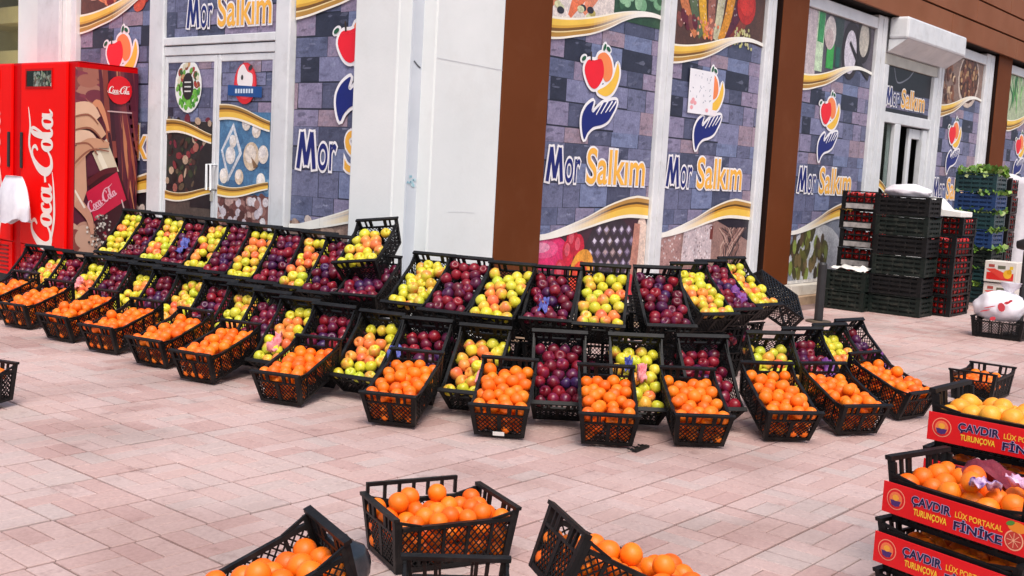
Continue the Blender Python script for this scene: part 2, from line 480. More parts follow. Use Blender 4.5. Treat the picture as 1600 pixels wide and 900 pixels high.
# prism built along x: swap axes
for v in o.data.vertices:
    y, z, x = v.co.x, v.co.y, v.co.z
    v.co = (x + 14.58 - UF, y, z + 3.368)
dm = surf('aluminium_shutter', '#c9c6ba', '#b9b6aa', 0.5, 4)
sb('shutter_slat', dm, (14.545, 16.56, 5.955, 5.99, 3.06, 3.20), bevel=0.004)
for a, b in ((14.545, 14.70), (16.40, 16.56)): sb('door_frame', M_PVC, (a, b, 5.93, 6.06, 0.1, 3.05), bevel=0.008)
sb('door_frame', M_PVC, (14.70, 16.40, 5.935, 6.06, 2.30, 2.44), bevel=0.008)
sb('door_frame', M_PVC, (15.10, 15.30, 5.935, 6.055, 0.1, 2.30), bevel=0.008)
dl = sb('door_leaf', M_PVC, (15.80, 15.90, 6.0, 6.05, 0.1, 2.28), (16.22, 16.39, 5.96, 6.05, 0.1, 2.28), (15.905, 16.215, 6.0, 6.05, 2.14, 2.28), bevel=0.01)
sb('door_pane', M_GLASS, (14.70, 15.10, 5.99, 6.0, 0.1, 2.30))
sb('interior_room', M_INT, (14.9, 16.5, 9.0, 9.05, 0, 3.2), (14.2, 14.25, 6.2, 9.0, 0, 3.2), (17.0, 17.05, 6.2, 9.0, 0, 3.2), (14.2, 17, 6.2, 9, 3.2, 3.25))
# doorway of the left-hand front: white double door with transom
def lbox(v0, v1, z0, z1, u0=5.85, u1=5.98): return (u0, u1, v0, v1, z0, z1)
for a, b in ((9.135, 9.335), (7.335, 7.52)): sb('door_frame', M_PVC, lbox(a, b, 0.1, 4.2, 5.84), bevel=0.012)
sb('door_frame', M_PVC, lbox(7.523, 9.132, 2.345, 2.415, 5.845), bevel=0.006); sb('door_frame', M_PVC, lbox(7.523, 9.132, 2.255, 2.335, 5.855), bevel=0.006)
for k, (a, b) in enumerate(((8.335, 9.13), (7.525, 8.325))):
    lf = sb('door_leaf', M_PVC, lbox(a, a + 0.045, 0.1, 2.25, 5.862), lbox(b - 0.045, b, 0.1, 2.25, 5.862), lbox(a + 0.046, b - 0.046, 2.19, 2.25, 5.864), lbox(a + 0.046, b - 0.046, 0.1, 0.25, 5.864), bevel=0.006)
    hd = MB()
    hv = (8.36 if k == 0 else 8.30) - VF; hu = 5.80 - UF
    hd.tube([(hu + 0.06, hv, 1.30), (hu, hv, 1.30), (hu, hv, 1.08), (hu + 0.06, hv, 1.08)], 0.011)
    hd.build('door_handle', M_PVC, lf, smooth=True)
    if k == 0:
        sb('lock_plate', dm, lbox(8.345, 8.375, 0.98, 1.06, 5.852, 5.861), parent=lf)
for a, b in ((9.337, 9.38), (10.70, 10.798)): sb('window_frame', M_PVC, lbox(a, b, 0.217, 4.2, 5.85), bevel=0.006)
# far left window: glass, dim interior with pale shelf boards
sb('window_pane', M_GLASS, (5.90, 5.908, 11.80, 14.4, 0.2, 3.9))
sb('window_frame', M_PVC, (5.85, 5.99, 14.4, 14.6, 0.2, 4))
M_OLIVE = surf('olive_interior_wall', (0.16, 0.12, 0.045), (0.22, 0.17, 0.07), 0.7, 1.2)
sb('interior_room', M_OLIVE, (8.2, 8.25, 9.5, 18, 0, 4.2), (6.3, 8.2, 11.2, 11.25, 0, 4.2), (5.95, 8.2, 11.2, 18, 4.2, 4.25))
M_PINE = surf('pale_shelf', (0.42, 0.33, 0.16), (0.36, 0.28, 0.14), 0.6, 3)
for z in (1.9, 2.45, 3.05):
    sb('interior_shelf', M_PINE, (7.6, 8.19, 11.3, 17, z, z + 0.22))
lm = NT('lit_lamp'); lm.b.inputs['Emission Color'].default_value = (1, 0.93, 0.8, 1); lm.b.inputs['Emission Strength'].default_value = 5
lp = MB(); lp.tube([(1.0, 7.30, 2.80), (1.0, 7.30, 2.72)], [0.07, 0.085], 16); lp.build('interior_lamp', lm.m, shop)
pl = bpy.data.lights.new('interior_lamp_light', 'POINT'); pl.energy = 420; pl.color = (1, .88, .66); pl.shadow_soft_size = .08
plo = bpy.data.objects.new('interior_lamp_light', pl); COL.objects.link(plo); plo.location = (UF + 1.0, VF + 7.30, 2.62)
# marks on the white pillars: hairline joint and a teal smear
mk = Print()
mk.stroke([(6.05, 2.19), (6.3, 2.185), (6.55, 2.18), (6.80, 2.175)], 0.004, '#c3c3c8', 1)
mk.stroke([(6.25, 1.05), (6.4, 1.052), (6.55, 1.045)], 0.003, '#cfcfd4', 1)
pm = mk.build('pillar_marks', shop, y=0, mat=MAT_FLAT); pm.location = (-UF, 5.8745 - VF, 0)
mk = Print(); rs = random.Random(3)
for i in range(16):
    mk.ell(rs.gauss(0.0, 0.022), rs.gauss(1.27, 0.03), rs.uniform(.006, .02), rs.uniform(.004, .012), rs.choice(['#7fb3c4', '#9fc6d2', '#5f94ac', '#b8d2da']), 1 + i % 3, rs.uniform(0, 3), 8)
mk.stroke([(-0.02, 2.16), (0.02, 2.13), (0.05, 2.115)], 0.012, '#4c5058', 1)
pm = mk.build('paint_smear', shop, y=0, mat=MAT_FLAT); pm.location = (5.97 - UF, 6.0105 - VF, 0)

# ------------------------------------------------------------------ window posters
def lerp(pts, x):
    if x <= pts[0][0]: return pts[0][1]
    for (a, b), (c, d) in zip(pts, pts[1:]):
        if x <= c: return b + (d - b) * (x - a) / (c - a)
    return pts[-1][1]
W_LO = smooth_pts([(-.4, 2.49), (.05, 2.51), (.38, 2.57), (.61, 2.62), (.85, 2.70), (1.09, 2.80), (1.35, 2.87), (1.71, 2.89), (2.4, 2.80)], 6)
W_HI = smooth_pts([(-.4, 2.70), (.06, 2.70), (.37, 2.73), (.68, 2.79), (.92, 2.85), (1.17, 2.90), (1.43, 2.93), (1.71, 2.925), (2.4, 2.85)], 6)
V_LO = smooth_pts([(-.4, .80), (.05, .81), (.39, .85), (.72, .91), (.98, .96), (1.26, 1.0), (1.57, 1.0), (2.4, .95)], 6)
V_HI = smooth_pts([(-.4, .85), (.04, .86), (.22, .89), (.46, .95), (.71, 1.02), (.97, 1.11), (1.24, 1.18), (1.42, 1.21), (1.6, 1.21), (2.4, 1.12)], 6)
def cmix(a, b, t):
    t = max(0, min(1, t)); a, b = hx(a), hx(b)
    return tuple(x + (y - x) * t for x, y in zip(a, b))
def wave(P, lo, hi, bands, fade, layer, x0=-.1, x1=2.0, n=44):
    xs = [x0 + (x1 - x0) * i / n for i in range(n + 1)]
    for i in range(n):
        xa, xb = xs[i], xs[i + 1]
        for (f0, f1, col) in bands:
            q = []
            for x, f in ((xa, f0), (xb, f0), (xb, f1), (xa, f1)):
                l, h = lerp(lo, x), lerp(hi, x); q.append((x, l + (h - l) * f))
            P.conv(q, cmix(col, '#f6f3ea', fade(xa)), layer)
TOPB = [(0, .10, '#f4efe2'), (.10, .30, '#b98a3c'), (.30, .36, '#efd9a0'), (.36, .50, '#7a531f'), (.50, .62, '#d9a53a'), (.62, .90, '#f3c850'), (.90, 1, '#f8f2df')]
LOWB = [(0, .16, '#f6f1e2'), (.16, .5, '#f0c451'), (.5, .62, '#d39a35'), (.62, .72, '#5f421d'), (.72, .9, '#b98a44'), (.9, 1, '#f2ead6')]
STONE = ['#6c6f8c', '#777a98', '#595d78', '#8688a8', '#938ca8', '#9a8ca4', '#636a88', '#717592', '#7d88aa', '#50556e', '#a48f9c']
def stones(P, x0, x1, z0, z1, seed=4, xs=1.0, layer=0):
    r = random.Random(seed)
    P.rectf(x0, z0, x1, z1, '#262a3c', layer)
    z = z0 - 0.05
    while z < z1:
        h = r.uniform(.12, .22) * xs; x = x0 - r.uniform(0, .3)
        while x < x1:
            wd = r.uniform(.20, .52) * xs; c = r.choice(STONE)
            if r.random() < 0.09: c = '#2f3346'
            d = lambda: r.uniform(-.004, .004)
            g = r.choice([.002, .003, .012])
            P.conv([(x + .003 + d(), z + g + d()), (x + wd - .003 + d(), z + g + d()), (x + wd - .003, z + h - .002), (x + .003, z + h - .002)], c, layer + 1)
            # printed facets of the rough stone
            for k in range(7):
                fx, fz = x + r.uniform(.05, .95) * wd, z + g + r.uniform(.15, .9) * h
                ax, az = r.uniform(.02, .09) * xs, r.uniform(.008, .030) * xs
                pts = []
                for q in range(7):
                    a = q * .8976 + r.uniform(-.3, .3); rr_ = r.uniform(.45, 1.0)
                    pts.append((min(x + wd - .006, max(x + .006, fx + ax * rr_ * math.cos(a) + az * .4 * math.sin(a))), min(z + h - .005, max(z + g + .003, fz + az * rr_ * math.sin(a)))))
                P.conv(pts, cmix(c, r.choice(['#a9aec6', '#1e2233', '#8f93ad', '#30354a']), r.uniform(.12, .38)), layer + 2)
            x += wd
        z += h
def logo(P, dx=0, dz=0, s=1.0, ly=8, cover=False):
    T = lambda pts: [(.68 + dx + (x - .68) * s, 2.1 + dz + (y - 2.1) * s) for x, y in pts]
    red = smooth_pts([(.52, 2.30), (.56, 2.39), (.66, 2.40), (.76, 2.42), (.81, 2.33), (.79, 2.24), (.70, 2.155), (.60, 2.18)], 4, True)
    org = smooth_pts([(.70, 2.43), (.80, 2.485), (.90, 2.44), (.945, 2.34), (.92, 2.26), (.84, 2.23), (.78, 2.30)], 4, True)
    yel = smooth_pts([(1.02, 2.41), (1.055, 2.33), (1.03, 2.23), (.96, 2.14), (.85, 2.10), (.73, 2.135), (.85, 2.19), (.945, 2.26), (.99, 2.34)], 4, True)
    hand = smooth_pts([(.575, 1.70), (.53, 1.80), (.525, 1.90), (.57, 1.98), (.64, 2.03), (.685, 2.04), (.66, 1.965), (.69, 1.945), (.75, 1.99), (.83, 2.04), (.90, 2.055), (.97, 2.075), (1.04, 2.075), (1.03, 2.02), (.98, 1.95), (.92, 1.885), (.83, 1.845), (.70, 1.815), (.62, 1.76)], 4, True)
    for sh in (red, org, yel, hand):
        P.stroke(T(sh), .055 * s, '#f4f2f4', ly, k=1, closed=True)
    P.poly(T(yel), '#f6c445', ly + 1); P.poly(T(org), '#f58a4f', ly + 2); P.poly(T(red), '#f0142c', ly + 3); P.poly(T(hand), '#0f1f74', ly + 2)
    for a in (.755, .825, .895, .955):
        P.stroke(T([(a - .025, 1.925 + (a - .75) * .22), (a + .075, 2.055 + (a - .75) * .08)]), [.010 * s, .020 * s], '#f4f2f4', ly + 4, k=1)
    for x, y, r_ in ((.50, 2.40, .5), (.86, 2.52, -.4), (.80, 2.53, 1.1)):
        (qx, qy), = T([(x, y)])
        P.ell(qx, qy, .055 * s, .036 * s, '#f4f2f4', ly, r_); P.ell(qx, qy, .034 * s, .018 * s, '#1e5b3c', ly + 4, r_)
    P.stroke(T([(.61, 2.39), (.60, 2.47)]), .02 * s, '#3a2a22', ly + 4, k=1)
    if cover:
        r = random.Random(2)
        P.rectf(.36, 2.06, .84, 2.50, '#f1f0f4', ly + 5); P.rectf(.80, 2.06, .92, 2.12, '#f1e9ec', ly + 5)
        for k in range(26):
            x, y = r.uniform(.38, .80), r.uniform(2.15, 2.47)
            P.stroke([(x, y), (x + r.uniform(-.02, .03), y + r.uniform(-.02, .03))], .008, '#8d93a8', ly + 6, k=1)
        for k in range(5): P.ell(r.uniform(.42, .8), r.uniform(2.09, 2.2), .03, .02, '#f0a8ae', ly + 6)
def name_text(P, x0=.07, z=1.317, x1=1.58, cap=.305, ly=8, a='Mor', b='Salkım'):
    k = (x1 - x0) / 1.51
    P.part = 'first_word'
    m0, m1 = x0, x0 + .225 * k            # the splayed capital
    M_ = [(m0 + .012 * k, z), (m0 + .052 * k, z + cap * .96), (m0 + .112 * k, z + cap * .10), (m0 + .172 * k, z + cap * .96), (m0 + .214 * k, z)]
    for wd, col, l in ((.086 * k, '#f4f1f2', ly), (.044 * k, '#101e6e', ly + 2)):
        for p, q in zip(M_, M_[1:]):
            ex = (wd - .044 * k) * .45; d_ = math.hypot(q[0] - p[0], q[1] - p[1]); ux, uy = (q[0] - p[0]) / d_ * ex, (q[1] - p[1]) / d_ * ex
            P.stroke([(p[0] - ux, p[1] - uy), (q[0] + ux, q[1] + uy)], wd, col, l, k=1)
    for body, xa, xb, col in ((a[1:], x0 + .258 * k, x0 + .475 * k, '#101e6e'), (b, x0 + .580 * k, x1, '#f8b848')):
        P.part = 'first_word' if body == a[1:] else 'second_word'
        P.text(body, xa, z, xb, cap, '#f4f1f2', ly, offset=.055)
        P.text(body, xa, z, xb, cap, col, ly + 2, offset=.006 if body == a[1:] else .014)

def food_top(P, kind, w, z1):
    r = random.Random(len(kind) * 7 + ord(kind[0]))
    xs = [(-.1 + (w + .3) * i / 30) for i in range(31)]
    base = {'carrots': '#efe3d8', 'spices': '#5a3a30', 'bottles': '#5d5660', 'nuts': '#8f7466', 'greens': '#b9c7a0', 'meats': '#6a3a30'}[kind]
    for a, b in zip(xs, xs[1:]):
        P.conv([(a, lerp(W_HI, a) - .05), (b, lerp(W_HI, b) - .05), (b, z1 + .1), (a, z1 + .1)], base, 3)
    if kind == 'carrots':
        for x, y, a, c in ((.15, 2.98, .6, '#e88f6a'), (.42, 2.93, .75, '#ef7d52'), (.62, 2.98, .9, '#e9906c'), (.3, 3.2, .5, '#f0885a'), (.75, 3.2, .8, '#ee7a4c')):
            P.stroke([(x - .15, y - .2), (x, y), (x + .5 * math.cos(a), y + .5 * math.sin(a))], [.05, .15, .13], c, 4)
            P.stroke([(x - .05, y - .05), (x + .12, y + .12)], .02, '#f7c3a0', 5)
        P.rectf(.92, 2.80, w + .3, z1, '#2f5239', 4)
        for k in range(110): P.ell(r.uniform(.95, w + .05), r.uniform(2.93, z1), r.uniform(.04, .09), r.uniform(.03, .08), r.choice(['#5b8a5f', '#7cb083', '#3d6a48', '#98c79b', '#2d5138']), 4 + k % 3)
        for k in range(8): P.ell(r.uniform(.1, .6), r.uniform(2.74, 2.84), .05, .03, r.choice(['#c9b765', '#dfe0b0', '#2f2d38']), 6)
    elif kind == 'spices':
        cols = ['#d9824e', '#5e6f4c', '#efb62e', '#a86a58', '#d3cfa8', '#e59a2a', '#5d1f35', '#8a3b2c']
        for k, c in enumerate(cols):
            x = .2 + k * .17
            P.stroke([(.75 + (x - .75) * .55, 2.83), (x, 3.1), (x + (x - .75) * .35, z1 + .1)], [.10, .14, .16], c, 4 + k % 2)
            for j in range(14): P.ell(x + r.uniform(-.06, .06), r.uniform(2.9, z1), .012, .012, cmix(c, r.choice(['#ffffff', '#201010']), .35), 6, n=6)
        P.ell(1.42, 3.25, .20, .19, '#c22a22', 6); P.ell(1.42, 3.27, .15, .12, '#e2382c', 7)
        for k in range(70):
            a, c = (r.gauss(.62, .12), '#ee6a35') if k % 2 else (r.gauss(1.36, .12), '#c3c274')
            P.ell(a, r.uniform(2.82, 3.02), .02, .02, cmix(c, '#fff2d0', r.uniform(0, .4)), 7, n=7)
        for k in range(5): P.ell(.12 + .07 * k, 2.80 + r.uniform(0, .2), .05, .08, r.choice(['#6b1f30', '#e6cfc0', '#8a4a40']), 6, .5)
    elif kind == 'bottles':
        P.rectf(-.1, 2.7, .28, z1, '#cdbfc0', 4); P.rectf(.75, 2.85, 1.0, z1, '#3e4a48', 4); P.stroke([(.36, 2.76), (.36, 3.6)], .2, '#cfe7c0', 5, k=1); P.stroke([(.36, 3.1), (.38, 3.6)], .16, '#3f9a5a', 6, k=1)
        P.stroke([(.66, 2.82), (.66, 3.12)], .2, '#3fae4c', 6, k=1); P.stroke([(.88, 2.86), (.88, 3.1)], .12, '#235d52', 6, k=1)
        P.ell(.62, 3.24, .16, .2, '#d8cfc8', 6); P.ell(.60, 3.17, .12, .12, '#c9b6b2', 7)
        P.ell(1.25, 3.1, .27, .36, '#33272d', 5); P.ell(1.24, 3.08, .18, .27, '#dcd6de', 6); P.ell(1.62, 3.28, .22, .30, '#2c2126', 7); P.ell(1.62, 3.28, .15, .22, '#c9c2b2', 8)
        P.stroke([(1.2, 3.2), (1.5, 2.98), (1.85, 2.82)], [.05, .08, .09], '#2a2024', 9)
    elif kind == 'nuts':
        P.ell(1.2, 3.15, .48, .42, '#d9c6b4', 4); P.ell(1.2, 3.17, .43, .37, '#5a3323', 5)
        for k in range(90):
            a, rr_ = r.uniform(0, 6.28), .40 * math.sqrt(r.random())
            P.ell(1.2 + rr_ * math.cos(a), 3.17 + rr_ * .85 * math.sin(a), .05, .038, r.choice(['#6b3a28', '#8c5638', '#a97b52', '#4a2419', '#c39a6a', '#7c3f2c']), 6 + k % 3, r.uniform(0, 3), 9)
        for k in range(45): P.ell(r.uniform(-.05, .6), r.uniform(2.72, 3.35), .06, .045, r.choice(['#6b3a28', '#8c5638', '#e2c49c', '#4a2419', '#b48c6c']), 6 + k % 3, r.uniform(0, 3), 9)
    elif kind == 'greens':
        for k in range(40):
            x, y = r.uniform(-.1, w), r.uniform(2.75, z1)
            P.stroke([(x, y), (x + r.uniform(-.15, .1), y + .25), (x + r.uniform(-.3, .2), y + .5)], [.02, .05, .01], r.choice(['#4c9a4a', '#6fbf63', '#2f7a42', '#a6d98c', '#d8ebc0']), 4 + k % 3)
    else:
        for k in range(26): P.ell(r.uniform(0, w), r.uniform(2.7, z1), r.uniform(.06, .14), r.uniform(.04, .07), r.choice(['#d3342c', '#ef8a5c', '#f2b69a', '#a51f26', '#e05a3c', '#8a2024']), 4 + k % 3, r.uniform(-.4, .9))
def food_low(P, kind, w, z0):
    r = random.Random(len(kind) * 5 + ord(kind[-1]))
    base = {'fruit': '#4a2b38', 'sweets': '#a17e74', 'olives': '#8b93a0', 'nuts': '#9a7f70', 'dark': '#2a242a'}[kind]
    xs = [(-.1 + (w + .3) * i / 30) for i in range(31)]
    for a, b in zip(xs, xs[1:]):
        P.conv([(a, z0 - .1), (b, z0 - .1), (b, lerp(V_LO, b) + .04), (a, lerp(V_LO, a) + .04)], base, 3)
    if kind == 'fruit':
        P.ell(.15, .70, .30, .16, '#d81f62', 4); P.ell(.16, .705, .27, .13, '#e8306f', 4); P.ell(.10, .73, .2, .08, '#ee5a8c', 5); P.ell(.06, .745, .12, .045, '#f6a0bc', 5)
        for x, y, c in ((.45, .69, '#dd2340'), (.60, .74, '#d61f3c'), (.35, .52, '#df2b47'), (.5, .80, '#c81d3a')):
            P.ell(x, y, .085, .12, c, 5, .1); P.ell(x - .02, y + .03, .04, .06, '#ee6070', 6)
        P.ell(.66, .52, .17, .21, '#f6a63a', 6, -.5); P.ell(.62, .44, .13, .18, '#f2492f', 7, -.3); P.stroke([(.66, .4), (.68, .2)], .1, '#e8332f', 7, k=1)
        for k in range(16): P.ell(r.uniform(0, .4), r.uniform(.22, .42), .05, .05, r.choice(['#5a5fc0', '#7b86d8', '#3a3f8c', '#8a94e0']), 5 + k % 3)
        P.ell(1.10, .62, .42, .40, '#3a2f38', 4)
        for i in range(7):
            for j in range(7):
                x, y = .78 + i * .12 + (j % 2) * .06, .26 + j * .105
                if (x - 1.1) ** 2 / .18 + (y - .62) ** 2 / .16 < 1: P.conv([(x - .052, y), (x, y - .05), (x + .052, y), (x, y + .05)], r.choice(['#6f5f78', '#7d6b80', '#5a4a5e', '#84706e']), 5); P.conv([(x - .034 + r.uniform(-.01, .01), y + .004), (x, y - .022), (x + .03, y + .006), (x + r.uniform(-.012, .012), y + .034)], r.choice(['#c9bdd4', '#e0d6e4', '#a796ae', '#c4a9a8']), 6)
        P.stroke([(1.45, .3), (1.5, .6), (1.52, .95)], [.1, .12, .1], '#c98c78', 6); P.ell(1.6, .72, .12, .3, '#ecd2bf', 5); P.ell(1.45, .34, .08, .13, '#da2f3c', 7)
    elif kind == 'sweets':
        for x, y, a, b, c in ((.75, .74, .30, .20, '#d9c8c8'), (.2, .62, .24, .26, '#b88f88'), (.65, .36, .35, .14, '#b57f7c'), (1.2, .42, .3, .16, '#a68a78')):
            P.conv([(x - a, y - b), (x + a, y - b * .9), (x + a * .95, y + b), (x - a * .9, y + b * .9)], c, 4)
            for k in range(60): P.ell(x + r.uniform(-a, a) * .9, y + r.uniform(-b, b) * .85, .014, .012, cmix(c, r.choice(['#ffffff', '#5a2f30']), .5), 5, n=6)
        P.rectf(1.0, .78, 1.06, .92, '#7a3a34', 5); P.ell(.15, .30, .22, .10, '#cf5a38', 5)
        for k in range(46): P.stroke([(1.35 + r.uniform(-.1, .1), .45), (1.45 + r.uniform(-.22, .2), .7), (1.5 + r.uniform(-.35, .3), .9)], .016, r.choice(['#c9a898', '#8f6a60', '#4a3a3c', '#b58c80']), 6, k=2)
        P.poly([(1.05, 1.0), (1.85, 1.0), (1.85, .75), (1.4, .9)], '#2a2430', 4)
    elif kind == 'olives':
        P.ell(.75, .52, .75, .42, '#cfd3d6', 4)
        for k in range(80):
            a, rr_ = r.uniform(0, 6.28), math.sqrt(r.random())
            P.ell(.5 + .55 * rr_ * math.cos(a), .55 + .30 * rr_ * math.sin(a), .05, .09, r.choice(['#4d4a2c', '#6b6a34', '#3a3324', '#7c6a45', '#8a9a4a', '#5b4a38']), 5 + k % 4, r.uniform(-.6, .6), 10)
        P.rectf(-.1, .2, 2, .26, '#d9d6d0', 9)
    else:
        for k in range(120): P.ell(r.uniform(0, w), r.uniform(z0, .9), .06, .045, r.choice(['#6b4a3a', '#b89a86', '#d9c8bb', '#8c6a58', '#4a3028']), 4 + k % 4, r.uniform(0, 3), 9)

def poster(front, u0, u1, ref, top, low, label, cover=False, b='Salkım', z1=3.45, z0=0.22):
    """front 'B': along +X at y=VF ; front 'A': along -Y at x=UF. ref = where the print template starts"""
    w = abs(u1 - u0); d = (ref - u0) if front == 'B' else (u0 - ref)
    root = empty('window_poster', (u0, VF, z0) if front == 'B' else (UF, u0, z0), (0, 0, 0 if front == 'B' else -math.pi / 2))
    tag(root, label, 'poster', 'printed window posters')
    P = Print((-d, z0, w - d, z1))
    P.part = 'stone_print'; stones(P, -.4, 2.1, .7, 3.0)
    P.part = 'upper_picture'; food_top(P, top, 1.83, z1)
    P.part = 'lower_picture'; food_low(P, low, 1.83, z0)
    P.part = 'gold_wave'; wave(P, W_LO, W_HI, TOPB, lambda x: (x - .55) / .75, 12)
    P.part = 'lower_gold_wave'; wave(P, V_LO, V_HI, LOWB, lambda x: 1 - (x - .35) / .7, 12)
    P.part = 'emblem'; logo(P, cover=cover, ly=10)
    P.part = 'lettering'; name_text(P, b=b)
    P.build_parts(root, (d, 0, -z0))
    back = MB().box(0, w, 0.001, 0.012, 0, z1 - z0).build('backing', M_PVC, root)
    return root
poster('B', 7.40, 9.165, 7.48, 'carrots', 'fruit', 'tall window poster with carrots above and tropical fruit below, beside the brown corner pillar')
poster('B', 9.39, 11.22, 9.39, 'spices', 'sweets', 'tall window poster with spice scoops above and a white sheet over its emblem', cover=True)
poster('B', 12.12, 14.22, 12.28, 'bottles', 'olives', 'window poster with bottles and bowls above and an olive bowl below')
poster('B', 16.77, 18.615, 16.77, 'nuts', 'nuts', 'window poster with a bowl of nuts, right of the shuttered doorway')
poster('B', 19.77, 22.19, 20.16, 'greens', 'dark', 'window poster with green herbs above, at the right edge of the photo')
poster('A', 10.695, 9.385, 10.70, 'meats', 'dark', 'window poster with sliced meats above, behind the red drinks fridge')
poster('A', 7.325, 6.52, 7.32, 'meats', 'nuts', 'narrow window poster cut off by the white corner pillar, right of the double door', b='Salkım')

# printed panes of the white double door
def door_print(v0, v1, z0, z1, label, fn):
    root = empty('door_poster', (5.872, v0, z0), (0, 0, -math.pi / 2))
    tag(root, label, 'poster', 'printed door panes')
    w = v0 - v1
    P = Print((0, 0, w, z1 - z0)); fn(P, w, z1 - z0)
    P.build_parts(root)
    MB().box(0, w, 0.001, 0.010, 0, z1 - z0).build('backing', M_PVC, root)
def dwave(P, w, za, zb_, th, ly=12, flip=False):
    n = 16
    for i in range(n):
        q = []
        for f0, f1, c in ((0, .16, '#f4efe2'), (.16, .5, '#f0c250'), (.5, .64, '#c58f34'), (.64, .76, '#6b4a1e'), (.76, .92, '#a87f3c'), (.92, 1, '#efe3c4')):
            pts = []
            for t, f in ((i / n, f0), ((i + 1) / n, f0), ((i + 1) / n, f1), (i / n, f1)):
                y = za + (zb_ - za) * t + .035 * math.sin(t * math.pi * 1.2 + .5) * (1 if not flip else -1)
                pts.append((t * w, y + th * (1 - .35 * t) * f))
            P.conv(pts, c, ly)
def leaf_a(P, w, h):
    r = random.Random(5); S_ = P.P
    S_.part = 'stone_print'; stones(P, 0, w, .9, h + .1, 9, .8)
    S_.part = 'spice_picture'; P.rectf(0, -.1, w, .86, '#2c2a2a', 3)
    for k in range(110): P.ell(r.uniform(0, w), r.uniform(.15, .80) * (1 - .0) + .08, r.uniform(.02, .05), r.uniform(.015, .05), r.choice(['#4c2f2a', '#8a3038', '#34402c', '#6a5a44', '#b06a5c', '#241f20', '#1c1a1c', '#7a2a3c', '#c3a78c']), 4 + k % 4, r.uniform(0, 3), 8)
    P.poly([(w * .55, 0.1), (w, .1), (w, .75), (w * .75, .6)], '#201e22', 8)
    S_.part = 'gold_wave'; dwave(P, w, .73, .70, .13); S_.part = 'lower_gold_wave'; dwave(P, w, .16, .20, .09, flip=True)
    S_.part = 'lower_picture'; P.rectf(0, -.1, w, .15, '#5c5048', 6)
    cx, cy = w * .47, 1.17; S_.part = 'emblem'
    P.ell(cx, cy, .205, .235, '#eef0ec', 10, n=20)
    for k in range(70):
        a = r.uniform(0, 6.28); q = r.uniform(.6, 1)
        P.ell(cx + .17 * q * math.cos(a), cy + .20 * q * math.sin(a), .03, .022, r.choice(['#4f8a3c', '#6fae4a', '#8a4a38', '#c79a6a', '#3a5a2c', '#d9d3b8', '#a83a34'] if math.sin(a) > -.2 else ['#5fae3c', '#7cc452', '#3f8a34']), 11 + k % 2, r.uniform(0, 3), 8)
    P.ell(cx, cy, .085, .12, '#24282a', 14)
    for dz in (.03, -.01, -.05): P.rectf(cx - .05, cy + dz, cx + .05, cy + dz + .012, '#d9dcd8', 15)
def leaf_b(P, w, h):
    r = random.Random(8); S_ = P.P
    S_.part = 'stone_print'; stones(P, 0, w, .95, h + .1, 12, .8)
    S_.part = 'cheese_picture'; P.rectf(0, .25, w, .95, '#4f7fa6', 3)
    for k in range(12): P.ell(r.uniform(0, w), r.uniform(.3, .9), .10, .06, r.choice(['#5f8fb4', '#3f6d94', '#74a2c2']), 4)
    P.conv([(.14, .35), (.33, .60), (.20, .86), (.03, .62)], '#dfe3e6', 5); P.conv([(.15, .41), (.29, .60), (.20, .80), (.06, .62)], '#6c9abc', 6)
    for x, y, a, c in ((.17, .58, .07, '#efe9df'), (.20, .70, .05, '#e8e0d4'), (.38, .86, .06, '#efe6d8'), (.52, .80, .06, '#e9dccb'), (.46, .58, .11, '#e6cfae'), (.62, .60, .07, '#efe4d4'), (.08, .40, .06, '#f0e6d6'), (.30, .40, .06, '#e3cdb0'), (.60, .38, .06, '#f2ecdf')):
        P.ell(x, y, a, a * 1.1, c, 7); P.ell(x - .01, y + .02, a * .7, a * .7, cmix(c, '#ffffff', .4), 8)
    P.conv([(.46, .58), (.50, .48), (.56, .50)], '#8a6a4a', 9)
    S_.part = 'lower_picture'; P.rectf(0, -.1, w, .25, '#8d5f58', 3)
    for k in range(80): P.ell(r.uniform(0, w), r.uniform(0, .24), .04, .04, r.choice(['#7a4a44', '#a87a70', '#c9a59a', '#5f3a36', '#e6dede', '#d8ccd0']), 4 + k % 3, n=9)
    S_.part = 'gold_wave'; dwave(P, w, .86, .82, .14); S_.part = 'lower_gold_wave'; dwave(P, w, .24, .28, .10, flip=True)
    cx, cy = w * .5, 1.19; S_.part = 'emblem'
    P.ell(cx, cy, .155, .175, '#d8202c', 10); P.ell(cx, cy + .015, .135, .15, '#e8404a', 11)
    P.poly(smooth_pts([(cx - .09, cy - .02), (cx - .10, cy + .10), (cx - .03, cy + .16), (cx + .03, cy + .10), (cx + .10, cy + .07), (cx + .08, cy - .04)], 4, True), '#f2ecec', 12)
    P.ell(cx - .04, cy + .05, .016, .022, '#3a3438', 13); P.ell(cx + .07, cy + .13, .03, .022, '#3c3438', 12, .6)
    P.conv([(cx - .235, cy - .10), (cx + .235, cy - .12), (cx + .235, cy - .03), (cx - .235, cy - .01)], '#124a8c', 13)
    for k in range(7): P.rectf(cx - .13 + k * .037, cy - .082, cx - .105 + k * .037, cy - .045, '#cfe0ee', 14)
class Shift:
    """passes artwork on to a Print, moved up by dz"""
    def __init__(s, P, dz): s.P = P; s.dz = dz
    def m(s, pts): return [(p[0], p[1] + s.dz) for p in pts]
    def poly(s, pts, c, l): s.P.poly(s.m(pts), c, l)
    def conv(s, pts, c, l): s.P.conv(s.m(pts), c, l)
    def rectf(s, a, b, c, d, col, l): s.P.rectf(a, b + s.dz, c, d + s.dz, col, l)
    def ell(s, x, y, *a, **k): s.P.ell(x, y + s.dz, *a, **k)
door_print(9.083, 8.382, 0.25, 2.19, 'door pane with an oval food wreath, left leaf of the white double door', lambda P, w, h: leaf_a(Shift(P, .56), w, h - .56))
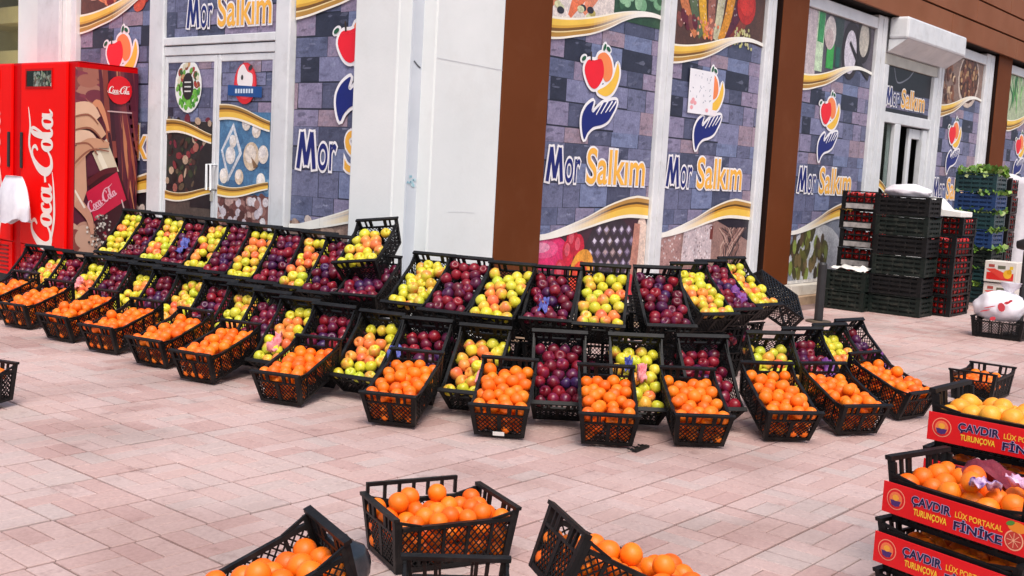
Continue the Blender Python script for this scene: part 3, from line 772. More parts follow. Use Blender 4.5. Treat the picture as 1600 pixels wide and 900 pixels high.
door_print(8.278, 7.572, 0.25, 2.19, 'door pane with a red round badge and cheeses, right leaf of the double door', lambda P, w, h: leaf_b(Shift(P, .56), w, h - .56))
door_print(9.13, 7.525, 2.418, 3.6, 'printed pane with the shop name above the white double door', lambda P, w, h: (setattr(P, 'part', 'stone_print'), stones(P, 0, w, 0, h, 3, .9), setattr(P, 'part', 'lettering'), name_text(P, .34, .075, 1.53, .27, ly=10)))
# transom print over the shuttered doorway
root = empty('door_poster', (14.70, 5.985, 2.44)); tag(root, 'dark printed pane with the shop name under the white shutter box', 'poster', 'printed door panes')
P = Print((0, 0, 1.70, .62)); P.part = 'stone_print'; stones(P, 0, 1.7, 0, .62, 6, .9); P.rectf(0, .30, 1.7, .62, '#22232c', 3); P.rectf(0, 0, 1.7, .06, '#22232c', 3)
P.stroke([(.3, .6), (.45, .42), (.8, .5), (1.0, .62)], .02, '#8d8f98', 4); P.part = 'lettering'
name_text(P, .08, .10, 1.50, .24, ly=10)
P.build_parts(root)
MB().box(0, 1.7, .001, .01, 0, .62).build('backing', M_PVC, root)
root = empty('door_poster', (14.70, 5.984, 1.0)); tag(root, 'gold wave print on the glass of the shuttered doorway', 'poster', 'printed door panes')
P = Print((0, 0, .40, .6)); dwave(P, .55, .42, .26, .12); P.rectf(0, 0, .4, .34, '#8d8a70', 11); P.build('emblem', root, mat=MAT_FLAT)

# ------------------------------------------------------------------ drinks fridges
def script_word(P, T, s, col, ly, word='both'):
    """flowing script lettering drawn as pen strokes; T maps letter units to print coordinates"""
    wd = lambda L: [x * s * 1.25 for x in L]
    def st(pts, ws, closed=False): P.stroke([T(*p) for p in pts], wd(ws), col, ly, k=6, closed=closed)
    def big_c(x):
        st([(x + 1.22, 1.42), (x + 1.42, 1.68), (x + 1.25, 1.98), (x + .80, 1.88), (x + .32, 1.25), (x + .16, .55), (x + .42, .06), (x + .88, .10), (x + 1.28, .52)], [.10, .16, .12, .20, .34, .36, .26, .16, .07])
    def o(x): st([(x, .5), (x + .10, .92), (x + .34, .98), (x + .46, .55), (x + .34, .06), (x + .10, .04)], [.24, .17, .13, .22, .17, .16], True)
    def c(x): st([(x + .44, .72), (x + .40, .96), (x + .16, .86), (x + .05, .45), (x + .20, .04), (x + .44, .10), (x + .66, .42)], [.12, .12, .17, .26, .18, .12, .06])
    def a(x):
        st([(x, .45), (x + .10, .88), (x + .36, .94), (x + .46, .55), (x + .34, .06), (x + .10, .03)], [.24, .16, .12, .18, .15, .16], True)
        st([(x + .56, 1.02), (x + .50, .4), (x + .60, .04), (x + .84, .30)], [.16, .22, .17, .06])
    big_c(0); o(1.28); c(1.84); a(2.46)
    st([(3.36, .62), (3.70, .68)], [.16, .16])
    big_c(3.72); o(5.02)
    st([(5.55, .30), (5.86, 1.15), (6.06, 1.85), (5.95, 2.12), (5.76, 1.75), (5.68, .9), (5.72, .18), (5.90, .02), (6.12, .32)], [.06, .10, .13, .14, .22, .28, .24, .15, .06])
    a(6.14)
    # the two ribbons of the capitals
    st([(.40, .08), (-.10, .02), (-.42, .32), (-.30, .62)], [.20, .14, .12, .06])
    st([(4.45, 1.90), (5.2, 2.30), (6.2, 2.22), (7.1, 2.42)], [.12, .15, .13, .04])
    st([(.5, .02), (1.6, -.28), (3.0, -.22), (3.9, -.05)], [.14, .16, .12, .05])

def fridge(y0, y1, label, side=False):
    root = empty('drinks_fridge', (5.23, y1, 0.0), (0, 0, -math.pi / 2))    # local x runs right as seen, -y faces out
    tag(root, label, 'fridge', 'red drinks fridges by the shop front')
    w = y1 - y0; D = 0.63; h = 2.155
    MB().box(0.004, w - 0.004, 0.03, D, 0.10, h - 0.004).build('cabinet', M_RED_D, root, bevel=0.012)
    MB().box(0.0, w, 0.03, D + 0.002, h - 0.003, h).build('lid', M_RED, root)
    MB().box(0.02, w - 0.02, 0.06, D - 0.02, 0.0, 0.10).build('plinth', M_BLACK, root)
    door = MB().box(0.01, w - 0.15, 0.0, 0.029, 0.44, h - 0.006).build('door', M_RED, root, bevel=0.014)
    # little window at the top of the door with stock behind it
    fr = MB(); x0, x1, z0, z1 = 0.13, 0.60, 1.93, 2.075
    fr.box(x0 - .02, x1 + .02, -.006, -.001, z0 - .02, z0).box(x0 - .02, x1 + .02, -.006, -.001, z1, z1 + .02).box(x0 - .02, x0, -.006, -.001, z0, z1).box(x1, x1 + .02, -.006, -.001, z0, z1)
    fr.build('window_frame', M_RED_D, door)
    P = Print((x0, z0, x1, z1)); r = random.Random(int(y0 * 10))
    P.rectf(x0, z0, x1, z1, '#1e1a1a', 0)
    for k in range(90): P.ell(r.uniform(x0 + (.15 if side else 0), x1), r.uniform(z0, z1 - .02), r.uniform(.012, .03), r.uniform(.01, .025), r.choice(['#b0aa9a', '#d9d2c2', '#7a7068', '#f0ebe0', '#ac7a68', '#5a544f', '#8faa7a', '#efe0c8']), 1 + k % 3, r.uniform(0, 3), 7)
    P.build('window_view', door, y=-.002)
    MB().box(x0, x1, -.012, -.0095, z0, z1).build('window_pane', M_GLASS, door)
    hd = MB(); hx0 = 0.03 if side else w - 0.21
    hd.box(hx0, hx0 + .035, -.018, .001, 1.16, 1.50); hd.build('handle', M_BLACK, door, bevel=0.006)
    # lettering up the door
    P = Print(); sc = 0.186; bx, bz = 0.62, 0.42
    script_word(P, lambda x, y: (bx - y * sc, bz + x * sc), sc, '#efe3da', 2)
    P.build('lettering', door, mat=MAT_FLAT, y=-.001)
    # ventilation louvres
    lv = MB().box(0.01, w - 0.15, 0.012, 0.029, 0.11, 0.43).build('vent_panel', M_RED, root)
    for k in range(7):
        z = 0.14 + k * 0.04
        q = MB().box(0.08, w - 0.22, 0.004, 0.011, z, z + 0.014); q.build('vent_shade_strip', surf('vent_shadow', (0.16, 0.002, 0.004), None, 0.5), lv)  # dark red strips, painted as the shade between the louvres
    if side:
        P = Print((0.0, 0.14, 0.63, 2.10)); r = random.Random(4)
        P.rectf(0, .1, .7, 2.1, '#5a2134', 0)
        for k in range(60):          # dusky background, warm towards the top left and pale at the bottom left
            P.ell(r.uniform(-.1, .25), r.uniform(1.72, 2.1), .10, .06, r.choice(['#8a4a48', '#7a3444', '#a8685a', '#8a3c4c', '#b07868']), 1)
            P.ell(r.uniform(-.1, .22), r.uniform(.1, .62), .10, .10, r.choice(['#b98a78', '#a06a5c', '#8a4a44', '#c9a08c']), 1)
            P.ell(r.uniform(.2, .62), r.uniform(.1, .35), .12, .08, r.choice(['#5a2028', '#6a2a30', '#4a1a22']), 1)
        for k in range(46):          # strands of hair
            x = r.uniform(.26, .64)
            P.stroke([(x - .05, 2.12), (x - .01, r.uniform(1.6, 1.8)), (x + r.uniform(.0, .09), r.uniform(1.2, 1.4)), (x + r.uniform(.03, .12), r.uniform(.7, 1.0))], [.03, .045, .03, .008], r.choice(['#4a1a2c', '#6a2a38', '#7a3038', '#8a4038', '#3c1626', '#a85a44', '#5a2234', '#5a2030', '#c07a58']), 3)
        P.stroke([(.15, 1.70), (.21, 1.80), (.27, 1.72), (.33, 1.55)], [.03, .06, .05, .02], '#d9906c', 4)
        # bottle held by a hand
        P.poly([(.17, 1.34), (.31, 1.48), (.45, 1.16), (.31, 1.06)], '#d8c8b0', 5); P.stroke([(.22, 1.36), (.36, 1.10)], .05, '#efe4d0', 6, k=1)
        P.poly([(.13, 1.12), (.31, 1.20), (.45, 1.18), (.58, .80), (.63, .42), (.55, .30), (.36, .30), (.22, .62)], '#3c0e18', 6)
        P.poly([(.11, .98), (.42, 1.18), (.52, .92), (.20, .72)], '#c81840', 7); P.stroke([(.12, 1.06), (.28, 1.17), (.42, 1.20)], .05, '#5a1a24', 7)
        ang = math.atan2(.20, .31); cs, sn = math.cos(ang), math.sin(ang); s2 = .046
        script_word(P, lambda x, y: (.155 + (x * cs - y * sn) * s2 * 1.0, .80 + (x * sn + y * cs) * s2), s2, '#e8b0c0', 9)
        for a, b in (((.30, .62), (.38, .34)), ((.46, .70), (.52, .36))): P.stroke([a, b], .03, '#8a2030', 8, k=1)
        P.stroke([(.47, .92), (.54, .70), (.60, .5)], .012, '#c9b0b0', 8)
        for k in range(120):          # wet sparkle below the hand
            x = r.gauss(.26, .06); P.ell(x, r.uniform(.32, .78) , .012, .012, r.choice(['#8a7d78', '#c9c0b8', '#4a3a38', '#e0d8d0', '#2a1c1c']), 8, n=6)
        skin = ['#e2b89c', '#d9a98a', '#e8c2a8', '#cf9a7c']
        for k, pts in enumerate(([(-.05, 1.70), (.12, 1.74), (.22, 1.66)], [(-.05, 1.58), (.14, 1.62), (.28, 1.50)], [(-.05, 1.46), (.12, 1.48), (.22, 1.38)], [(-.05, 1.25), (.14, 1.42), (.33, 1.42)])):
            P.stroke(pts, [.13, .12, .06] if k < 3 else [.14, .11, .05], skin[k], 9 + k); P.stroke([(a, b - .055) for a, b in pts], [.015, .018, .01], '#9a5f4c', 13)
        P.poly([(-.02, 1.36), (.10, 1.32), (.12, 1.0), (.06, .82), (-.02, .86)], '#d2a086', 10)
        P.stroke([(.02, .90), (.14, .76), (.18, .60)], [.10, .07, .03], '#c9917a', 11); P.stroke([(.0, 1.0), (.1, .84)], [.02, .02], '#f0e0d0', 12, k=1)
        P.ell(.43, 1.93, .125, .13, '#e01020', 12); s3 = .030
        script_word(P, lambda x, y: (.32 + x * s3, 1.90 + y * s3), s3, '#f6e8e4', 14)
        P.rectf(.31, 1.725, .56, 1.737, '#c9a8a8', 12)
        sp = P.build('side_picture', root, mat=MAT_FLAT, y=0)
        sp.location = (w + 0.0005, 0.0, 0); sp.rotation_euler = (0, 0, math.pi / 2)
    return root
fridge(9.56, 10.575, 'red drinks fridge with a hand and bottle pictured on its side', side=True)
fridge(10.59, 11.60, 'red drinks fridge cut off by the left edge of the photo')

# white bag hanging from the fridge handle
bag = MB(); n, k = 28, 14; rb2 = random.Random(9)
for i in range(k + 1):
    t = i / k; z = 1.235 - t * 0.43; rx = 0.15 + 0.14 * min(1, t * 1.6) ** 0.8; ry = 0.03 + 0.05 * math.sin(min(1, t * 1.2) * math.pi * .6)
    for j in range(n):
        a = 2 * math.pi * j / n; f = 1 + 0.10 * math.sin(a * 7 + t * 2) * (0.3 + t) + 0.05 * math.sin(a * 3 + t * 5)
        bag.v.append((rx * math.cos(a) * f, ry * math.sin(a) * f, z + 0.02 * math.sin(a * 5) * t + (0.03 * math.cos(a) if i == k else 0)))
for i in range(k):
    for j in range(n):
        j2 = (j + 1) % n; bag.f.append((i * n + j, i * n + j2, (i + 1) * n + j2, (i + 1) * n + j))
bag.f.append(tuple(range(n)))
o = bag.build('plastic_bag', M_BAG, smooth=True); o.location = (5.10, 10.43, -0.15); o.rotation_euler = (0, 0, -math.pi / 2)
tag(o, 'crumpled white plastic bag hanging in front of the red fridges', 'bag')

# ------------------------------------------------------------------ fruit
def fruit_mat(name, stops, blush=None, bloom=None, rough=0.38, bumpy=0.0):
    t = NT(name)
    oi = t.n('ShaderNodeObjectInfo'); ge = t.n('ShaderNodeNewGeometry')
    r = t.math('FRACT', t.math('ADD', oi.outputs['Random'], t.math('MULTIPLY', ge.outputs['Random Per Island'], 3.7)))
    c = t.ramp(r, stops)
    tc = t.n('ShaderNodeTexCoord')
    def nz(scale, src='Object'):
        q = t.n('ShaderNodeTexNoise'); q.inputs['Scale'].default_value = scale; q.inputs['Detail'].default_value = 3
        v = t.n('ShaderNodeVectorMath'); v.operation = 'ADD'; t.l(tc.outputs[src], v.inputs[0])
        cx = t.n('ShaderNodeCombineXYZ'); t.l(t.math('MULTIPLY', r, 31.0), cx.inputs[0]); t.l(cx.outputs[0], v.inputs[1]); t.l(v.outputs[0], q.inputs['Vector'])
        return q.outputs[0]
    if blush:
        r2 = t.math('FRACT', t.math('MULTIPLY', r, 7.31))
        m = t.math('MULTIPLY', t.ramp(nz(14), [(0.42, (0, 0, 0)), (0.62, (1, 1, 1))]), t.ramp(r2, [(blush[1], (0, 0, 0)), (min(1, blush[1] + .25), (1, 1, 1))]))
        c = t.mix(t.math('MULTIPLY', m, blush[2]), c, blush[0])
    if bloom:
        m = t.ramp(nz(17), [(0.50, (0, 0, 0)), (0.70, (1, 1, 1))])
        c = t.mix(t.math('MULTIPLY', m, bloom[1]), c, bloom[0])
    t.l(c, t.b.inputs['Base Color']); t.b.inputs['Roughness'].default_value = rough
    t.b.inputs['Specular IOR Level'].default_value = 0.45
    t.b.inputs['Subsurface Weight'].default_value = 0.06
    t.b.inputs['Subsurface Radius'].default_value = (0.02, 0.01, 0.004); t.b.inputs['Subsurface Scale'].default_value = 0.2
    if bumpy:
        t.bump(nz(170), bumpy, 0.002)
    return t.m
M_ORANGE = fruit_mat('orange_peel', [(0, (0.86, 0.115, 0.002)), (0.5, (0.90, 0.165, 0.003)), (1, (0.88, 0.21, 0.006))], rough=0.46, bumpy=0.25)
M_PALE = fruit_mat('pale_orange_peel', [(0, (0.88, 0.30, 0.02)), (0.5, (0.90, 0.38, 0.03)), (1, (0.88, 0.34, 0.025))], rough=0.42, bumpy=0.25)
M_YELLOW = fruit_mat('yellow_apple_skin', [(0, (0.56, 0.52, 0.030)), (0.4, (0.66, 0.58, 0.035)), (0.75, (0.50, 0.56, 0.045)), (1, (0.70, 0.56, 0.05))], blush=((0.72, 0.14, 0.06), 0.50, 0.85), rough=0.3)
M_REDAP = fruit_mat('dark_red_apple_skin', [(0, (0.09, 0.004, 0.014)), (0.4, (0.15, 0.005, 0.014)), (0.75, (0.27, 0.010, 0.018)), (1, (0.075, 0.006, 0.03))], bloom=((0.07, 0.02, 0.10), 0.5), rough=0.3)
M_BLUSH = fruit_mat('blushed_apple_skin', [(0, (0.80, 0.20, 0.05)), (0.4, (0.78, 0.40, 0.05)), (0.75, (0.76, 0.16, 0.06)), (1, (0.76, 0.50, 0.05))], blush=((0.74, 0.09, 0.05), 0.1, 0.8), rough=0.32)
M_BLUEAP = fruit_mat('bloomed_dark_apple_skin', [(0, (0.05, 0.006, 0.045)), (0.5, (0.085, 0.006, 0.032)), (1, (0.04, 0.012, 0.075))], bloom=((0.03, 0.018, 0.09), 0.5), rough=0.36)
M_TOMATO = fruit_mat('tomato_skin', [(0, (0.40, 0.012, 0.010)), (0.5, (0.55, 0.02, 0.014)), (1, (0.30, 0.010, 0.012))], rough=0.22)

def sphere_mb(r, nu, nv, prof=None):
    m = MB(); m.v.append((0, 0, (prof or (lambda t: (0, r)))(0)[1])) if prof else m.v.append((0, 0, r))
    for i in range(1, nv):
        a = math.pi * i / nv
        rr_, zz = (prof(i / nv) if prof else (r * math.sin(a), r * math.cos(a)))
        for j in range(nu):
            b = 2 * math.pi * j / nu; m.v.append((rr_ * math.cos(b), rr_ * math.sin(b), zz))
    m.v.append((0, 0, prof(1)[1] if prof else -r)); last = len(m.v) - 1
    for j in range(nu):
        j2 = (j + 1) % nu; m.f.append((0, 1 + j, 1 + j2)); m.f.append((last, last - nu + j2, last - nu + j))
    for i in range(nv - 2):
        for j in range(nu):
            j2 = (j + 1) % nu; a, b = 1 + i * nu, 1 + (i + 1) * nu; m.f.append((a + j, b + j, b + j2, a + j2))
    return m
def apple_prof(R):
    pts = smooth_pts([(0.0, .62), (.16, .72), (.42, .86), (.72, .80), (.97, .42), (1.0, .02), (.88, -.42), (.62, -.76), (.36, -.88), (.16, -.80), (0.0, -.74)], 3)
    def f(t):
        q = t * (len(pts) - 1); i = min(int(q), len(pts) - 2); u = q - i
        return (R * (pts[i][0] + (pts[i + 1][0] - pts[i][0]) * u), R * (pts[i][1] + (pts[i + 1][1] - pts[i][1]) * u))
    return f
RO = 0.0355
def wobble(m, k, s):
    m.v = [tuple(Vector(v) * (1 + k * noise.noise(Vector(v) * s + Vector((5, 3, 1))))) for v in m.v]; return m
MB_O = wobble(sphere_mb(RO, 20, 14, lambda t: (RO * math.sin(math.pi * t) * 1.02, RO * (math.cos(math.pi * t) * .96 - (.05 * math.exp(-(t / .07) ** 2))))), .05, 30)
MB_A = wobble(sphere_mb(0.036, 18, 16, apple_prof(0.0365)), .07, 30)
MB_OL = sphere_mb(RO, 10, 7)
MB_AL = sphere_mb(0.036, 10, 8, apple_prof(0.0365))
FR = {}
def fruit_mesh(kind):
    if kind not in FR:
        src, mat = {'orange': (MB_O, M_ORANGE), 'pale': (MB_O, M_PALE), 'yellow': (MB_A, M_YELLOW), 'red': (MB_A, M_REDAP), 'blush': (MB_A, M_BLUSH), 'blue': (MB_A, M_BLUEAP)}[kind]
        FR[kind] = src.mesh({'orange': 'orange', 'pale': 'orange', 'yellow': 'yellow_apple', 'red': 'red_apple', 'blush': 'blushed_apple', 'blue': 'dark_apple'}[kind], mat, True)
    return FR[kind]
fruits = []       # (kind, world position, scale, label, group)
under = []        # (kind, position, scale): buried layers that only show through the mesh
rf = random.Random(21)
def fill(M, kind, label, group, n=(4, 7), zf=.165, zr=.11, W=.285, L=.455, y0=.02, heap=0, bury=False, ymax=1.0, extra=None):
    rows = n[1]
    c1 = (rf.uniform(-.06, .06), rf.uniform(.10, .22)); c2 = (c1[0] + rf.uniform(-.06, .06), c1[1] + rf.uniform(.08, .18)); cr = rf.uniform(.05, .08)
    def variant(x, y):
        near = min(math.hypot(x - c[0], y - c[1]) for c in (c1, c2)) < cr
        if kind == 'yellow' and near and rf.random() < .85: return 'blush', label.replace('yellow apple', 'red-blushed yellow apple')
        if kind == 'red' and near and rf.random() < .8: return 'blue', label.replace('dark red apple', 'purplish dark apple')
        return kind, label
    pts = []
    for i in range(rows):
        t = (i + .5) / rows
        if t > ymax: continue
        cols = n[0] - (i % 2)
        for j in range(cols):
            if rf.random() < .03: continue
            x = (j + .5) / n[0] * W - W / 2 + (W / n[0] / 2 if i % 2 else 0)
            pts.append([x + rf.uniform(-.018, .018), y0 + t * L + rf.uniform(-.018, .018), rf.uniform(-.012, .014), rf.uniform(.90, 1.08)])
    for it in range(14):
        for a in range(len(pts)):
            for b in range(a):
                p, q = pts[a], pts[b]
                dx, dy, dz = p[0] - q[0], p[1] - q[1], p[2] - q[2]
                d = math.sqrt(dx * dx + dy * dy + dz * dz) or 1e-4; m_ = .0345 * (p[3] + q[3]) - d
                if m_ > 0:
                    f = m_ / d * .3
                    for c, v in enumerate((dx, dy, dz)): p[c] += v * f; q[c] -= v * f
        for p in pts:
            p[0] = max(-W / 2 + .034, min(W / 2 - .034, p[0])); p[1] = max(y0 + .022, min(y0 + L * min(1, ymax + .08) - .02, p[1])); p[2] = max(-.014, min(.030, p[2]))
    for x, y, dz, sc in pts:
        t = (y - y0) / L; z = zf + (zr - zf) * t + dz
        kd, lb = variant(x, y)
        fruits.append((kd, M @ Vector((x, y, z)), sc, lb, group))
        if bury:
            under.append((kind, M @ Vector((x * .95, y * .97 + .008, max(.04, z - .062))), .97))
            if z > .15: under.append((kind, M @ Vector((x * .91, y * .95 + .012, .040)), .97))
    for q in range(heap):
        x, y = rf.uniform(-.085, .085), y0 + rf.uniform(.08, .62) * L
        z = zf + (zr - zf) * (y / L) + .047
        p = M @ Vector((x, y, z))
        if all((p - f[1]).length > .058 for f in fruits[-heap - 40:] if True):
            fruits.append((kind, p, rf.uniform(.94, 1.04), label, group))
def place_fruits():
    names = {'orange': ('orange', 'orange'), 'pale': ('orange', 'orange'), 'yellow': ('yellow_apple', 'apple'), 'red': ('red_apple', 'apple'), 'blush': ('blushed_apple', 'apple'), 'blue': ('dark_apple', 'apple')}
    for kinds, stuffname, mat, low, lab in ((('orange', 'pale'), 'further_oranges', M_ORANGE, MB_OL, 'oranges at the back of the crates and under the top layer'),
                                       (('yellow', 'blush'), 'further_yellow_apples', M_YELLOW, MB_AL, 'yellow apples in the crates farther along the display'),
                                       (('red', 'blue'), 'further_red_apples', M_REDAP, MB_AL, 'dark red apples in the crates farther along the display')):
        L = sorted((f for f in fruits if f[0] in kinds), key=lambda f: (0 if in_view(f[1], 10) else 1, cam_xyz(f[1])[2]))
        m = MB(); alt = []
        for k, (kind, p, s, label, group) in enumerate(L):
            rot = Euler((rf.uniform(-1.1, 1.1), rf.uniform(-1.1, 1.1), rf.uniform(0, 6.28)))
            if k < 300:
                o = inst(names[kind][0], fruit_mesh(kind)); o.location = p; o.rotation_euler = rot; o.scale = (s, s, s)
                tag(o, label, names[kind][1], group)
            else:
                src = MB_O if kind in ('orange', 'pale') else MB_A
                m.add(src.v, src.f, Matrix.LocRotScale(p, rot, Vector((s, s, s)))); alt += [1 if kind in ('blush', 'blue') else 0] * len(src.f)
        for kind, p, s in under:
            if kind in kinds: m.add(low.v, low.f, Matrix.LocRotScale(p, Euler((rf.uniform(-2, 2), rf.uniform(-2, 2), 0)), Vector((s, s, s))))
        if m.v:
            o = m.build(stuffname, mat, smooth=True); o.data.materials.append(M_BLUSH if 'yellow' in kinds else M_BLUEAP if 'red' in kinds else M_ORANGE)
            o.data.polygons.foreach_set('material_index', alt + [0] * (len(m.f) - len(alt))); tag(o, lab, 'oranges' if 'orange' in kinds else 'apples', kind='stuff')

# ------------------------------------------------------------------ plastic crates
CL, CW, CH = 0.50, 0.31, 0.19
def lattice(m, a0, a1, z0, z1, pitch, wd, th, f):
    """diagonal mesh between a0..a1 and z0..z1; f maps (a, z) to 3D, normal handled by bar()"""
    h = z1 - z0; n = int((a1 - a0 + h) / pitch) + 2
    for sg in (1, -1):
        for i in range(-1, n):
            c = a0 - h + i * pitch if sg == 1 else a0 + i * pitch
            # a = c + sg*(z-z0)
            p = []
            za, zb_ = z0, z1; aa, ab = c, c + sg * h
            lo, hi = (aa, ab) if sg == 1 else (ab, aa)
            if hi <= a0 or lo >= a1: continue
            def at(a): return z0 + (a - c) / sg
            pa = (aa, za); pb = (ab, zb_)
            pts = []
            for (a, z) in (pa, pb):
                if a < a0: a, z = a0, at(a0)
                if a > a1: a, z = a1, at(a1)
                pts.append((a, z))
            if abs(pts[0][0] - pts[1][0]) < .004: continue
            m.bar(f(*pts[0]), f(*pts[1]), wd, th, f.n)
def taper(m, L, W, H, k=.15):
    def g(v):
        s = 1 - k * (1 - v[2] / H)
        return (v[0] * s, L / 2 + (v[1] - L / 2) * (1 - k * .6 * (1 - v[2] / H)), v[2])
    m.v = [g(v) for v in m.v]
def crate_parts(L=CL, W=CW, H=CH, pitch=.027, wd=.0048):
    def end_wall(y, sg):
        m = MB(); t = .014
        ya, yb = (y, y + t) if sg > 0 else (y - t, y)
        h = W / 2
        for s in (-1, 1):
            xa, xb = sorted((s * h, s * (h - .024))); m.box(xa, xb, min(ya, ya + sg * 0), yb, 0, H)
            xa, xb = sorted((s * h, s * (h - .010))); m.box(xa, xb, *(sorted((y + sg * .0145, y + sg * .030))), 0, H - .002)
        m.box(-h - .004, h + .004, ya - .005, yb + .005, H + .0005, H + .0125)
        m.box(-h + .0245, h - .0245, ya + .001, yb - .001, .70 * H, .75 * H)
        m.box(-h + .0245, h - .0245, ya + .001, yb - .001, 0, .018)
        for x in (-.093, -.060, .060, .093): m.box(x - .006, x + .006, ya + .002, yb - .002, .7505 * H, H)
        m.box(-.052, -.044, ya + .002, yb - .002, .7505 * H, H); m.box(.044, .052, ya + .002, yb - .002, .7505 * H, H)
        m.box(-.012, .012, ya + .003, yb - .003, .0185, .6995 * H)
        f = lambda a, z: (a, (ya + yb) / 2, z)
        f.n = (0, 1, 0)
        lattice(m, -h + .024, h - .024, .018, .70 * H, pitch, wd, .004, f)
        taper(m, L, W, H); return m
    def side_wall(s):
        m = MB(); t = .012; x = s * W / 2
        xa, xb = sorted((x, x - s * t))
        zt = .80 * H
        m.box(xa - .003, xb + .003, .031, L - .031, zt, zt + .014)
        m.box(xa + .001, xb - .001, .031, L - .031, 0, .016)
        xm = (xa + xb) / 2
        for ya, yb in ((.012, .105), (L - .012, L - .105)):
            m.bar((xm, ya, H - .004), (xm, yb, zt + .012), .010, .009, (1, 0, 0))
        for k in range(1, 5):
            yy = k * L / 5; m.box(xa + .002, xb - .002, yy - .006, yy + .006, .0165, zt - .0005)
        f = lambda a, z: (xm, a, z)
        f.n = (1, 0, 0)
        lattice(m, .031, L - .031, .016, zt, pitch, wd, .004, f)
        taper(m, L, W, H); return m
    def base():
        m = MB()
        for k in range(9):
            x = -W / 2 + .014 + k * (W - .028) / 8; m.box(x - .008, x + .008, .016, L - .016, .001, .007)
        for k in range(11):
            y = .03 + k * (L - .06) / 10; m.box(-W / 2 + .014, W / 2 - .014, y - .007, y + .007, -.004, .0005)
        taper(m, L, W, H); return m
    return [('end_wall', end_wall(0, 1)), ('end_wall', end_wall(L, -1)), ('side_wall', side_wall(-1)), ('side_wall', side_wall(1)), ('base', base())]
CP = crate_parts()
CP_MESH = [(n, m.mesh(n, M_PLASTIC)) for n, m in CP]
_one = MB()
for n, m in CP: _one.add(m.v, m.f)
CRATE_ONE = _one.mesh('crate', M_PLASTIC)
def crate_matrix(x, y, z, yaw, tilt=0, roll=0):
    return Matrix.LocRotScale(Vector((x, y, z)), Euler((rad(tilt), rad(roll), rad(yaw))), None)
def crate(x, y, z, yaw, tilt, label, group=None, roll=0, parts=True, name='fruit_crate', cat='crate'):
    if parts:
        root = empty(name, (x, y, z), (rad(tilt), rad(roll), rad(yaw)))
        for n, me in CP_MESH: inst(n, me, root)
    else:
        root = inst(name, CRATE_ONE); root.location = (x, y, z); root.rotation_euler = (rad(tilt), rad(roll), rad(yaw))
    tag(root, label, cat, group)
    return root, crate_matrix(x, y, z, yaw, tilt, roll)

# ------------------------------------------------------------------ the fruit display round the corner
# x, y of the front bottom edge, yaw, tilt
ROW_O = [(4.06, 8.80, -78, 19), (4.04, 8.22, -76, 17), (4.01, 7.53, -79, 18), (4.01, 6.95, -77, 17), (4.00, 6.34, -78, 18), (3.95, 5.76, -76, 17), (3.96, 4.96, -71, 18),
         (4.10, 4.20, -64, 20), (4.37, 3.67, -56, 21), (4.68, 3.20, -51, 21), (5.07, 2.88, -46, 20), (5.58, 2.63, -41, 23), (6.08, 2.44, -32, 19), (6.82, 2.40, -14, 20)]
ROW_L = [('p', 4.76, 9.60, -70, 43), ('a', 4.75, 9.24, -70, 43), ('p', 4.75, 8.90, -70, 44), ('a', 4.74, 8.52, -70, 44), ('p', 4.72, 8.15, -70, 45), ('a', 4.71, 7.78, -71, 46), ('p', 4.68, 7.40, -72, 47),
         ('a', 4.64, 7.02, -74, 48), ('p', 4.60, 6.62, -74, 49), ('a', 4.54, 6.24, -75, 50), ('p', 4.49, 5.89, -76, 50), ('a', 4.42, 5.53, -76, 49), ('p', 4.42, 5.20, -74, 48), ('a', 4.49, 4.86, -74, 45),
         ('p', 4.55, 4.50, -66, 44), ('a', 4.68, 4.15, -64, 42), ('p', 4.90, 3.70, -50, 45), ('a', 5.18, 3.36, -48, 47), ('p', 5.54, 3.10, -39, 47), ('a', 6.14, 2.96, -38, 44), ('p', 6.62, 2.93, -28, 42), ('a', 7.03, 2.90, -20, 42), ('p', 7.46, 2.93, -14, 42)]
ROW_U = [('a', 5.28, 8.86, -74, 47), ('p', 5.28, 8.53, -74, 47), ('a', 5.27, 8.20, -74, 48), ('p', 5.27, 7.88, -74, 48), ('a', 5.26, 7.56, -74, 49), ('p', 5.23, 7.23, -75, 49), ('a', 5.19, 6.89, -75, 50),
         ('p', 5.18, 6.56, -75, 50), ('a', 5.17, 6.23, -75, 50), ('p', 5.11, 5.90, -74, 49), ('p', 4.95, 5.42, -66, 28), ('a', 5.06, 5.04, -75, 37), ('p', 5.04, 4.69, -75, 39), ('a', 5.10, 4.37, -70, 37),
         ('p', 5.28, 4.10, -60, 35), ('a', 5.50, 3.87, -58, 42), ('p', 5.86, 3.63, -40, 41), ('a', 6.62, 3.76, -22, 38), ('p', 7.05, 3.81, -16, 38), ('a', 7.50, 3.88, -11, 39)]
KN = {'a': ('yellow', 'yellow apples', 'yellow apple'), 'p': ('red', 'dark red apples', 'dark red apple')}
for i, (x, y, yaw, tilt) in enumerate(ROW_O):
    nm = ORD[i + 1]
    root, M = crate(x, y, 0.004, yaw, tilt, f'tilted black crate heaped with oranges, {nm} from the left in the front row', 'crates of oranges in the front row')
    fill(M, 'orange', f'orange in the {nm} crate from the left of the front row', f'oranges in front crate {i + 1}', zf=.172, zr=.105 + .01 * (i % 3), heap=6 + i % 4, bury=True)
    if i == 8:
        MB().box(-.03, .03, -.004, -.002, .022, .045).build('paper_label', M_FOAM, root)
